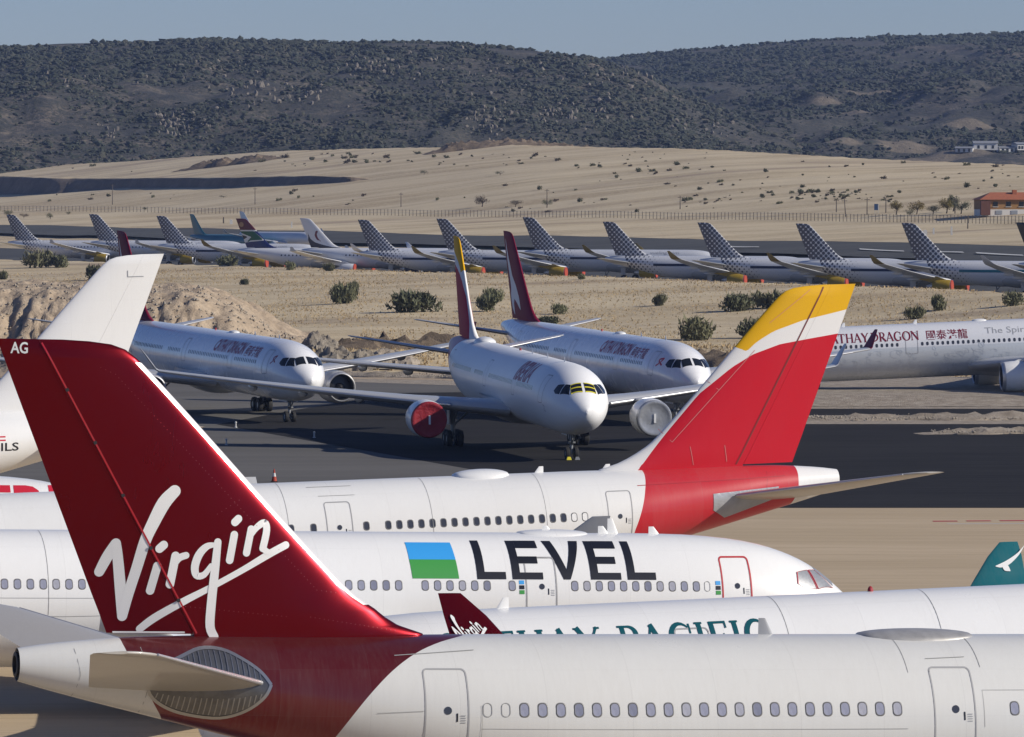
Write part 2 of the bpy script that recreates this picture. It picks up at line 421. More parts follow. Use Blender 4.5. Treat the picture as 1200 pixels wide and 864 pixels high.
def bank_fn(h, amp, s):
    def fn(X, Y): return ground_z(X, Y)
    return fn
def ridge(name, label, pts, w, h, mat, seed, cat, dens=1.2, kind=None, rough=.4, group=None):
    """uneven low ridge of loose earth along a line of ground points"""
    P = [Vector((x, y, 0)) for x, y in pts]; path = []
    for a, b in zip(P[:-1], P[1:]):
        k = max(2, int((b - a).length * dens)); path += [a.lerp(b, i / k) for i in range(k)]
    path.append(P[-1]); m = 16; v = []; L = len(path)
    for i, p in enumerate(path):
        d = (path[min(i + 1, L - 1)] - path[max(i - 1, 0)]).normalized(); nrm = Vector((-d.y, d.x, 0))
        env = min(1, i / 6, (L - 1 - i) / 6)
        for j in range(m + 1):
            t = 2 * j / m - 1; q = p + nrm * t * w * (.8 + .5 * fbm(i * .11, seed)) 
            hh = h * (.75 + .6 * fbm(p.x * .15, p.y * .15, seed)) * max(0, 1 - t * t) * env
            hh += fbm(q.x * .8, q.y * .8, seed, 5) * h * rough * (1 - t * t) * env
            v.append((q.x, q.y, ground_z(q.x, q.y) + max(hh, 0) - (.25 if abs(t) == 1 else -.03)))
    f = [(i * (m + 1) + j, (i + 1) * (m + 1) + j, (i + 1) * (m + 1) + j + 1, i * (m + 1) + j + 1) for i in range(L - 1) for j in range(m)]
    return tag(mesh(name, v, f, mat, smooth=35), label, cat, group, kind)
ridge('earth_bank', 'broken brown earth bank between the track and the dry field', [(-24, 690), (-8, 694), (4, 690), (16, 682), (30, 672), (44, 664), (90, 645)], 4.2, 1.35, M['clod'], 3, 'bank', rough=1.0)
ridge('gravel_berm', 'long pale gravel berm beside the black strip at right', [(27, 532), (45, 531), (90, 533)], 3.6, .55, M['gravel'], 5, 'berm', rough=.7, group='gravel berms at right')
ridge('gravel_berm', 'short pale gravel berm nearest the red and yellow tail', [(35.5, 500), (48, 502), (90, 506)], 3.0, .6, M['gravel'], 8, 'berm', rough=.8, group='gravel berms at right')
ridge('gravel_berm', 'pale gravel edge along the track behind the nose-on airliner', [(-34, 657), (-18, 653), (-4, 645), (6, 630)], 2.6, .6, M['gravel'], 15, 'berm', rough=.9, group='gravel berms at right')
strip = [(-90, 654), (-30, 650), (-8, 640), (14, 615), (34, 628), (60, 620), (60, 634), (36, 648), (16, 664), (2, 672), (-24, 674), (-90, 670)]
sheet('dirt_track', strip, .03, M['road'])
# stones lying loose on the gravel: too many and too small to count
mb = MB(); rnd = random.Random(4)
def stone(mb, c, r, rnd):
    v = [(c[0] + r * rnd.uniform(.7, 1.3) * x, c[1] + r * rnd.uniform(.7, 1.3) * y, c[2] + r * rnd.uniform(.5, 1.0) * z) for x, y, z in ((1, 0, 0), (0, 1, 0), (-1, 0, 0), (0, -1, 0), (0, 0, 1), (0, 0, -1))]
    mb.add(v, [(0, 1, 4), (1, 2, 4), (2, 3, 4), (3, 0, 4), (1, 0, 5), (2, 1, 5), (3, 2, 5), (0, 3, 5)])
for _ in range(3300):
    w = rnd.random()
    if _ % 3 == 0:
        X, Y = rnd.uniform(-64, -26), rnd.uniform(668, 712); stone(mb, (X, Y, mound_z(X, Y) + .05), rnd.uniform(.08, .3), rnd); continue
    if w < .6:
        X, Y = rnd.uniform(27, 62), rnd.choice((531, 531, 501)) + rnd.gauss(0, 2.0)
        if Y < 515 and X < 37: continue
    elif w < .8: X, Y = rnd.uniform(-36, 6), 0; Y = 652 - max(0, X + 10) * .9 + rnd.gauss(0, 3)
    else: X, Y = rnd.uniform(-30, 40), 0; Y = 690 - max(0, X) * .6 + rnd.gauss(0, 5)
    stone(mb, (X, Y, ground_z(X, Y) + .25), rnd.uniform(.04, .13) * rnd.uniform(.6, 1.5), rnd)
tag(mb.build('loose_stones', M['stone']), 'pale loose stones scattered over gravel and track', 'stones', kind='stuff')
# dark excavated cut in the slope at left
def cut():
    vs = []; n = 60
    top = [(-60, 207), (30, 208), (60, 209), (150, 209), (260, 208), (360, 206), (410, 207), (436, 209)]
    bot = [(-60, 228), (30, 229), (60, 228), (150, 221), (260, 221), (360, 217), (410, 214), (436, 210)]
    for i in range(n + 1):
        px = -60 + 496 * i / n
        b = at(px, lerp_tab(px, bot), 1300, 3500)
        hgt = (lerp_tab(px, bot) - lerp_tab(px, top)) / FPX * b.y
        u = b.x / b.y
        for j in range(7):
            t = j / 6
            Y = b.y + t * 3.2 * hgt + fbm(px * .05, t * 2) * 1.5
            Z = b.z - .4 + hgt * 1.12 * sstep(0, 1, t) + fbm(px * .06, t * 3, 4) * .5 * math.sin(t * math.pi)
            vs.append((u * Y, Y, Z))
        Y = b.y + 3.2 * hgt + 30; vs.append((u * Y, Y, ground_z(u * Y, Y) - 1))
    m = 8
    f = [(i * m + j, (i + 1) * m + j, (i + 1) * m + j + 1, i * m + j + 1) for i in range(n) for j in range(m - 1)]
    tag(mesh('dark_cut', vs, f, [M['bank'], M['field']], smooth=180, mi=[0 if k % 7 < 5 else 1 for k in range(len(f))]), 'long dark earth cut across the grassy slope', 'bank')
cut()
ridge('crest_ridge', 'brown spoil ridge on the skyline of the grassy slope', [(-32, 2056), (0, 2060), (22, 2062), (36, 2055)], 9, 3.0, M['clod'], 31, 'ridge', dens=.6, rough=.6)
ridge('crest_ridge', 'small brown spoil ridge at left on the crest below the hill', [(-128, 2215), (-112, 2200), (-90, 2185)], 9, 3.2, M['clod'], 35, 'ridge', dens=.6, rough=.6)

# ------------------------------------------------------------------ hills
def hill_mat(name):
    m, nt, b = new_mat(name)
    a = noise_tex(nt, .006, 6, .62); c_ = noise_tex(nt, .035, 6, .65); d = noise_tex(nt, .2, 5, .7)
    base = ramp(nt, c_, [(.34, (.026, .027, .022)), (.47, (.050, .046, .037)), (.58, (.105, .087, .066)), (.72, (.21, .17, .12))])
    c = mix(nt, ramp(nt, a, [(.42, (0, 0, 0)), (.58, (.75, .75, .75))]), base, (.06, .058, .042))
    c = mix(nt, ramp(nt, noise_tex(nt, .34, 4, .7), [(.47, (0, 0, 0)), (.56, (.85, .85, .85))]), c, (.022, .025, .018))
    c = mix(nt, ramp(nt, noise_tex(nt, .15, 5, .7), [(.60, (0, 0, 0)), (.66, (.5, .5, .5))]), c, (.19, .165, .13))
    at_ = nd(nt, 'ShaderNodeAttribute'); at_.attribute_name = 'clear'
    cf = mth(nt, 'MULTIPLY_ADD', mth(nt, 'ADD', at_.outputs['Fac'], mth(nt, 'MULTIPLY_ADD', c_, .8, -.45)), 5.0, 0.0, True); c = mix(nt, mth(nt, 'MULTIPLY', cf, .55), c, (.24, .19, .13))
    nt.links.new(c, b.inputs['Base Color']); b.inputs['Roughness'].default_value = .95
    bump(nt, b, d, 1.0, 2.0); return m
M['hill'] = hill_mat('scrubby_hillside')
RID1 = [(-900, 90), (-300, 66), (0, 55), (60, 53), (120, 51), (240, 48), (330, 50), (400, 52), (520, 53), (620, 60), (690, 68), (740, 84), (800, 112), (880, 152), (960, 186), (1100, 206), (1400, 220)]
RID2 = [(100, 150), (500, 95), (700, 70), (760, 64), (820, 58), (900, 52), (960, 48), (1080, 43), (1200, 39), (1500, 40), (2200, 60)]
def hill1_z(X, Y):
    px = 600 + X / 3400 * FPX; zr = CAM_H + (HORIZON - lerp_tab(px, RID1)) / FPX * 3400
    t = (Y - 2480) / (3400 - 2480)
    env = sstep(-.1, .35, t) * .25 + .75 * max(0, t) ** .85 if t < 1 else 1 - .35 * (t - 1) * 2
    n = fbm(X * .006, Y * .004, 1, 5) * 11 + abs(fbm(X * .02, Y * .012, 7, 4)) * 7
    return 14 + (zr - 14) * env + n * (1 - sstep(.75, 1.0, t) * .9) * sstep(0, .2, t)
def hill2_z(X, Y):
    px = 600 + X / 4600 * FPX; zr = CAM_H + (HORIZON - lerp_tab(px, RID2)) / FPX * 4600
    t = (Y - 2700) / (4600 - 2700)
    env = .28 * sstep(-.05, .3, t) + .72 * max(0, t) ** 1.35 if t < 1 else 1 - .35 * (t - 1) * 2
    n = fbm(X * .004, Y * .003, 11, 5) * 14 + abs(fbm(X * .014, Y * .008, 17, 4)) * 9
    return 12 + (zr - 12) * env + n * (1 - sstep(.75, 1.0, t) * .9) * sstep(0, .2, t)
def hill(name, fn, y0, y1, ny, u0, u1, nx):
    v = []
    for j in range(ny + 1):
        Y = y0 + (y1 - y0) * j / ny
        for i in range(nx + 1):
            X = (u0 + (u1 - u0) * i / nx) * Y; v.append((X, Y, fn(X, Y)))
    f = [(j * (nx + 1) + i, j * (nx + 1) + i + 1, (j + 1) * (nx + 1) + i + 1, (j + 1) * (nx + 1) + i) for j in range(ny) for i in range(nx)]
    return tag(mesh(name, v, f, M['hill'], smooth=180), kind='structure')
def hill_clear(o, fn):
    pts = np.array([v.co[:] for v in o.data.vertices]); val = np.full(len(pts), -1.0)
    px = 600 + pts[:, 0] / pts[:, 1] * FPX; py = HORIZON - (pts[:, 2] - CAM_H) / pts[:, 1] * FPX
    for cx, cy, rx, ry in CLEAR:
        q = None
        Y = 2700.0
        while Y < 4500:
            X = (cx - 600) / FPX * Y
            if CAM_H + (HORIZON - cy) / FPX * Y < fn(X, Y): q = (X, Y); break
            Y += 8
        if q is None: continue
        wx = .8 * rx / FPX * q[1]; wy = 6 * ry
        d = 1 - np.sqrt(((pts[:, 0] - q[0]) / wx) ** 2 + ((pts[:, 1] - q[1]) / wy) ** 2); val = np.maximum(val, d)
        CLEAR_W.append((q[0], q[1], wx, wy))
    add_attr(o, 'clear', val)
CLEAR = [(968, 124, 30, 2.2), (1005, 130, 26, 2.0), (925, 160, 24, 3.2), (985, 164, 40, 3.0), (1135, 150, 46, 2.6), (1060, 176, 60, 3.0), (1110, 185, 90, 4), (1030, 108, 60, 1.2)]; CLEAR_W = []
hn = hill('hill_near', hill1_z, 2440, 3900, 90, -.26, .11, 240); add_attr(hn, 'clear', [-1.0] * len(hn.data.vertices))
hf = hill('hill_far', hill2_z, 2660, 5200, 170, -.06, .26, 330); hill_clear(hf, hill2_z)

def at_fn(fn, px, py, y0, y1, step=8.0):
    tx = (px - 600) / FPX; tz = (HORIZON - py) / FPX; Y = y0
    while Y < y1:
        if CAM_H + tz * Y < fn(tx * Y, Y): return Vector((tx * Y, Y, fn(tx * Y, Y)))
        Y += step
    return None

M['scrub'] = simple('hill_scrub', (.030, .036, .024), .9, 0, .55, .03)
M['scrub2'] = simple('hill_scrub_olive', (.055, .055, .036), .9, 0, .5, .03)
M['crag'] = simple('pale_crag', (.165, .145, .12), .9, 0, .5, .2)
ICO = None
def ico():
    global ICO
    if ICO is None:
        bm = bmesh.new(); bmesh.ops.create_icosphere(bm, subdivisions=1, radius=1)
        ICO = ([tuple(q.co) for q in bm.verts], [tuple(x.index for x in p.verts) for p in bm.faces]); bm.free()
    return ICO
def scatter_scrub(name, fn, y0, y1, u0, u1, n, seed, mat, label, crags=False):
    rnd = random.Random(seed); V, F = ico(); mb = MB(); V = np.array(V); vv = []; ff = []; k = 0; base = 0
    tries = 0
    while k < n and tries < n * 6:
        tries += 1
        Y = y0 + (y1 - y0) * rnd.random(); X = rnd.uniform(u0, u1) * Y
        dn = noise.fractal(Vector((X * .008, Y * .005, .37)), .8, 2, 4) * 1.1 + noise.noise(Vector((X * .03, Y * .015, 2))) * .5
        if dn < rnd.uniform(-.60, .15): continue
        if any(((X - cx_) / wx_) ** 2 + ((Y - cy_) / wy_) ** 2 < rnd.uniform(.5, 1.3) for cx_, cy_, wx_, wy_ in CLEAR_W) and fn is hill2_z and rnd.random() < .93: continue
        r = rnd.choice((.5, .6, .75, .9, 1.1, 1.5)) * rnd.uniform(.7, 1.2) * (Y / 3000)
        P = V * (r * np.array([rnd.uniform(.8, 1.5), rnd.uniform(.8, 1.3), rnd.uniform(.55, .95)])) * (1 + .28 * np.random.RandomState(tries).randn(len(V), 1))
        P = P + np.array([X, Y, fn(X, Y) + r * .3]); vv.append(P); ff += [(a + base, b + base, c + base) for a, b, c in F]; base += len(V); k += 1
    me = bpy.data.meshes.new(name); me.from_pydata(np.concatenate(vv).tolist(), [], ff)
    tag(link(name, me, mat), label, 'scrub', kind='stuff')
scatter_scrub('hillside_scrub', hill1_z, 2500, 3440, -.1, .1, 44000, 1, M['scrub'], 'dark evergreen scrub covering the nearer hillside')
scatter_scrub('hillside_scrub', hill1_z, 2500, 3440, -.1, .1, 12000, 2, M['scrub2'], 'olive coloured scrub between the dark scrub of the nearer hill')
scatter_scrub('hillside_scrub', hill2_z, 2950, 4650, .0, .1, 30000, 3, M['scrub'], 'dark evergreen scrub covering the farther right hillside')
def crags():
    rnd = random.Random(12); V, F = ico(); V = np.array(V); vv = []; ff = []; base = 0
    spots = [(205, 146, 22, 14, 150), (240, 155, 10, 8, 30), (430, 84, 45, 10, 120), (470, 75, 30, 6, 50), (570, 146, 22, 14, 150), (640, 135, 30, 12, 90), (690, 130, 40, 12, 80), (300, 110, 60, 14, 80),
             (720, 95, 40, 14, 80), (360, 115, 45, 12, 60), (130, 155, 15, 10, 24), (500, 62, 60, 8, 40), (80, 95, 60, 10, 40), (600, 90, 90, 24, 110), (840, 150, 60, 14, 50), (250, 80, 80, 14, 50)]
    for px, py, sx, sy, n in spots:
        for _ in range(int(n * .55)):
            p = at_fn(hill1_z, rnd.gauss(px, sx * .55), rnd.gauss(py, sy * .55), 2480, 3450)
            if p is None: continue
            r = rnd.uniform(.35, 1.25)
            P = V * np.array([rnd.uniform(.6, 1.2), rnd.uniform(.6, 1.2), rnd.uniform(.8, 1.7)]) * r * (1 + .3 * np.random.RandomState(base).randn(len(V), 1))
            vv.append(P + np.array(p) + np.array([0, 0, r * .3])); ff += [(a + base, b + base, c + base) for a, b, c in F]; base += len(V)
    me = bpy.data.meshes.new('hillside_crags'); me.from_pydata(np.concatenate(vv).tolist(), [], ff)
    tag(link('hillside_crags', me, M['crag']), 'pale grey rock crags breaking through the hillside scrub', 'rocks', kind='stuff')
crags()

# ------------------------------------------------------------------ flat lettering: ribbons, glyphs, decals laid on curved skins
def ribbon(pts, w, caps=True, n=10):
    """strip of the given width(s) along a polyline -> (verts2d, faces)"""
    w = w if isinstance(w, (list, tuple)) else [w] * len(pts)
    P = [Vector((p[0], p[1])) for p in pts]; v = []; f = []
    for i, p in enumerate(P):
        d = (P[min(i + 1, len(P) - 1)] - P[max(i - 1, 0)]).normalized(); nn = Vector((-d.y, d.x)) * w[i] / 2
        v += [tuple(p + nn), tuple(p - nn)]
    for i in range(len(P) - 1): f.append((2 * i, 2 * i + 1, 2 * i + 3, 2 * i + 2))
    if caps:
        for i, s in ((0, -1), (len(P) - 1, 1)):
            d = (P[min(i + 1, len(P) - 1)] - P[max(i - 1, 0)]).normalized() * s; nn = Vector((-d.y, d.x)); b = len(v)
            for k in range(n + 1):
                a = math.pi * k / n; v.append(tuple(P[i] + (nn * math.cos(a) + d * math.sin(a)) * w[i] / 2))
            f.append(tuple(range(b, b + n + 1)))
    return v, f

def smooth_line(pts, k=5):
    P = [Vector((*p,)) for p in pts]; out = []
    for i in range(len(P) - 1):
        p0, p1, p2, p3 = P[max(i - 1, 0)], P[i], P[i + 1], P[min(i + 2, len(P) - 1)]
        for j in range(k):
            t = j / k; t2, t3 = t * t, t * t * t
            out.append(.5 * ((2 * p1) + (p2 - p0) * t + (2 * p0 - 5 * p1 + 4 * p2 - p3) * t2 + (3 * p1 - p0 - 3 * p2 + p3) * t3))
    out.append(P[-1]); return [tuple(p) for p in out]

def arc(cx, cy, rx, ry, a0, a1, n=18):
    return [(cx + rx * math.cos(R(a0 + (a1 - a0) * i / n)), cy + ry * math.sin(R(a0 + (a1 - a0) * i / n))) for i in range(n + 1)]
def arcw(w0, w1, n=18): return [w0 + (w1 - w0) * math.sin(math.pi * i / n) ** 1.5 for i in range(n + 1)]

def serif_glyph(ch, bold=0.0):
    T, N = .17 + bold, .075 + bold; L = []
    def bar(a, b, w): L.append(ribbon([a, b], w, caps=False))
    def foot(x, y, h=.14): bar((x - h, y), (x + h, y), .06)
    if ch == 'A': bar((.03, 0), (.40, 1), N); bar((.38, 1), (.78, 0), T); bar((.16, .33), (.62, .33), .06); foot(.03, .03, .1); foot(.78, .03); wd_ = .86
    elif ch == 'C': L.append(ribbon(arc(.48, .5, .40, .48, 48, 312), arcw(.06, .19), caps=False)); bar((.80, .97), (.80, .66), .07); wd_ = .9
    elif ch == 'T': bar((.40, 0), (.40, .98), T); bar((0, .965), (.80, .965), .07); bar((.03, 1), (.03, .76), .06); bar((.77, 1), (.77, .76), .06); foot(.40, .03); wd_ = .84
    elif ch == 'H':
        bar((.16, 0), (.16, 1), T); bar((.78, 0), (.78, 1), T); bar((.16, .52), (.78, .52), .065)
        for x in (.16, .78): foot(x, .03); foot(x, .97)
        wd_ = .98
    elif ch == 'Y': bar((.08, 1), (.42, .45), T); bar((.80, 1), (.42, .45), N); bar((.42, .47), (.42, 0), T); foot(.08, .97, .12); foot(.80, .97, .1); foot(.42, .03); wd_ = .86
    elif ch == 'D': bar((.16, 0), (.16, 1), T); L.append(ribbon(arc(.18, .5, .64, .465, 90, -90), arcw(.07, .19), caps=False)); foot(.12, .03, .12); foot(.12, .97, .12); wd_ = .94
    elif ch in 'RPB':
        bar((.16, 0), (.16, 1), T); L.append(ribbon([(.16, .965)] + arc(.36, .725, .26, .24, 90, -90) + [(.16, .485)], [.07] + arcw(.07, .17) + [.07], caps=False)); foot(.16, .03); foot(.10, .97, .1)
        if ch == 'R': bar((.36, .48), (.80, 0), T); foot(.82, .03, .08)
        wd_ = .84 if ch == 'R' else .72
    elif ch == 'G': L.append(ribbon(arc(.48, .5, .40, .48, 48, 330), arcw(.06, .19), caps=False)); bar((.80, .97), (.80, .66), .07); bar((.80, .06), (.80, .44), .15); bar((.60, .42), (.92, .42), .06); wd_ = .96
    elif ch == 'O': L.append(ribbon(arc(.5, .5, .42, .48, 0, 360, 30), [.075 + .12 * abs(math.cos(2 * math.pi * i / 30)) for i in range(31)], caps=False)); wd_ = 1.0
    elif ch == 'N': bar((.12, 0), (.12, 1), N); bar((.84, 0), (.84, 1), N); bar((.12, .98), (.84, .02), T); foot(.12, .03, .12); foot(.08, .97, .1); foot(.84, .97, .12); wd_ = 1.0
    elif ch == 'I': bar((.16, 0), (.16, 1), T); foot(.16, .03); foot(.16, .97); wd_ = .36
    elif ch == 'F': bar((.16, 0), (.16, 1), T); bar((.10, .965), (.68, .965), .07); bar((.16, .52), (.54, .52), .065); bar((.66, 1), (.66, .78), .06); bar((.54, .62), (.54, .42), .05); foot(.16, .03); wd_ = .74
    else: wd_ = .5
    return L, wd_

def serif_text(s, gap=.10, bold=0.0):
    out = []; x = 0
    for ch in s:
        L, w = serif_glyph(ch, bold)
        out += [([(a + x, b) for a, b in v], f) for v, f in L]; x += w + gap
    return out, x - gap

_txt = {}
def font_text(s, shear=0.0, bold=0.0):
    k = (s, shear, bold)
    if k not in _txt:
        cu = bpy.data.curves.new('lettering', 'FONT'); cu.body = s; cu.shear = shear; cu.offset = bold; cu.resolution_u = 3
        o = bpy.data.objects.new('lettering', cu); col.objects.link(o)
        me = bpy.data.meshes.new_from_object(o.evaluated_get(bpy.context.evaluated_depsgraph_get()))
        v = [(q.co.x, q.co.y) for q in me.vertices]; f = [tuple(p.vertices) for p in me.polygons]
        bpy.data.objects.remove(o); bpy.data.curves.remove(cu); bpy.data.meshes.remove(me)
        _txt[k] = (v, f)
    v, f = _txt[k]
    xs = [a for a, b in v] or [0]; ys = [b for a, b in v] or [0]
    x0, x1, y0, y1 = min(xs), max(xs), min(ys), max(ys); h = max(y1 - y0, 1e-3)
    return [([((a - x0) / h, (b - y0) / h) for a, b in v], f)], (x1 - x0) / h

def place_text(pieces_w, a0, b0, height, width=None, flip=1, slope=0.0):
    """lay unit-height lettering with its lower left at (a0,b0); flip=-1 where the axis runs the other way"""
    pieces, w = pieces_w; kx = (width / w) if width else height
    return [([(a0 + flip * x * kx, b0 + y * height + slope * x * kx) for x, y in v], f) for v, f in pieces]

def rrect(a0, a1, b0, b1, r, n=5):
    P = []
    for cx, cy, s in ((a1 - r, b1 - r, 0), (a0 + r, b1 - r, 90), (a0 + r, b0 + r, 180), (a1 - r, b0 + r, 270)):
        for k in range(n + 1): P.append((cx + r * math.cos(R(s + 90 * k / n)), cy + r * math.sin(R(s + 90 * k / n))))
    return P
def outline(P, w): P = list(P) + [P[0], P[1]]; return ribbon(P, w, caps=False)
def solid(P): return (list(P), [tuple(range(len(P)))])

def decal(name, pieces, mp, mat, parent, db=.16, da=None, off=.010):
    """2-D pieces cut into small faces and laid on a curved skin by mp(a, b, offset)"""
    bm = bmesh.new()
    lay = bm.verts.layers.float.new('o')
    for i, (v, f) in enumerate(pieces):
        bv = [bm.verts.new((a, b, 0)) for a, b in v]
        for q in bv: q[lay] = off + .0016 * (i % 9)
        for g in f:
            try: bm.faces.new([bv[k] for k in g])
            except ValueError: pass
    bmesh.ops.triangulate(bm, faces=bm.faces[:])
    ys = [q.co.y for q in bm.verts]; xs = [q.co.x for q in bm.verts]
    for ax, lo, hi, st in ((1, min(ys), max(ys), db), (0, min(xs), max(xs), da)):
        if not st: continue
        k = lo + st
        while k < hi:
            co = (0, k, 0) if ax else (k, 0, 0); no = (0, 1, 0) if ax else (1, 0, 0)
            bmesh.ops.bisect_plane(bm, geom=bm.verts[:] + bm.edges[:] + bm.faces[:], plane_co=co, plane_no=no)
            k += st
    for q in bm.verts: q.co = mp(q.co.x, q.co.y, max(q[lay], off))
    me = bpy.data.meshes.new(name); bm.to_mesh(me); bm.free()
    return link(name, me, mat, parent, smooth=180)

# ------------------------------------------------------------------ signed distance to a livery outline (for spray edges)
def sdf(pts, poly):
    pts = np.asarray(pts, float); P = np.asarray(poly, float); n = len(P)
    d = np.full(len(pts), 1e9); inside = np.zeros(len(pts), bool)
    for i in range(n):
        a, b = P[i], P[(i + 1) % n]; e = b - a; w = pts - a
        t = np.clip((w @ e) / max(e @ e, 1e-9), 0, 1); d = np.minimum(d, np.linalg.norm(w - t[:, None] * e, axis=1))
        c = (a[1] > pts[:, 1]) != (b[1] > pts[:, 1])
        with np.errstate(divide='ignore', invalid='ignore'):
            x = a[0] + (pts[:, 1] - a[1]) / (b[1] - a[1]) * e[0]
        inside ^= c & (pts[:, 0] < x)
    return np.where(inside, d, -d)

# ------------------------------------------------------------------ airliner
NOSE = [(0, -.55, -.80, .06), (.15, -.20, -1.15, .48), (.4, .10, -1.48, .86), (.8, .42, -1.78, 1.22), (1.4, .92, -2.06, 1.60), (2.1, 1.42, -2.30, 1.92), (2.8, 1.80, -2.48, 2.16),
        (3.6, 2.12, -2.61, 2.37), (4.6, 2.41, -2.72, 2.55), (6.0, 2.64, -2.79, 2.71), (8.0, 2.79, -2.82, 2.80), (9.5, 2.82, -2.82, 2.82)]
TAIL = [(19.7, 2.82, -2.82, 2.82), (17, 2.82, -2.62, 2.79), (14, 2.82, -2.10, 2.64), (11, 2.80, -1.35, 2.34), (8, 2.80, -.60, 1.90), (5.5, 2.79, .02, 1.48), (3.5, 2.75, .52, 1.10), (1.6, 2.62, 1.00, .76), (.5, 2.50, 1.30, .56), (0, 2.42, 1.45, .46)]
FIN = [(-.8, 12.5, 2.95), (0, 12.3, 2.75), (.3, 11.3, 2.63), (.7, 10.45, 2.47), (1.2, 9.65, 2.26), (2.0, 8.80, 1.94), (7.7, 3.32, -.36), (8.15, 2.86, -.54), (8.42, 2.50, -.65), (8.58, 2.05, -.71), (8.66, 1.40, -.74), (8.70, .60, -.76)]

def pc(x, tab, c):
    """smooth interpolation in a table (monotone cubic)"""
    xs = [t[0] for t in tab]; ys = [t[c] for t in tab]
    if xs[0] > xs[-1]: xs = xs[::-1]; ys = ys[::-1]
    if x <= xs[0]: return ys[0]
    if x >= xs[-1]: return ys[-1]
    i = max(k for k in range(len(xs) - 1) if xs[k] <= x)
    d = [(ys[k + 1] - ys[k]) / (xs[k + 1] - xs[k]) for k in range(len(xs) - 1)]
    def sl(k):
        if k == 0: return d[0]
        if k == len(xs) - 1: return d[-1]
        return 0 if d[k - 1] * d[k] <= 0 else 2 * d[k - 1] * d[k] / (d[k - 1] + d[k])
    h = xs[i + 1] - xs[i]; t = (x - xs[i]) / h
    return ((1 + 2 * t) * (1 - t) ** 2 * ys[i] + t * (1 - t) ** 2 * h * sl(i) + t * t * (3 - 2 * t) * ys[i + 1] + t * t * (t - 1) * h * sl(i + 1))

def naca(f): return 5 * (.2969 * math.sqrt(max(f, 0)) - .126 * f - .3516 * f * f + .2843 * f ** 3 - .1036 * f ** 4)

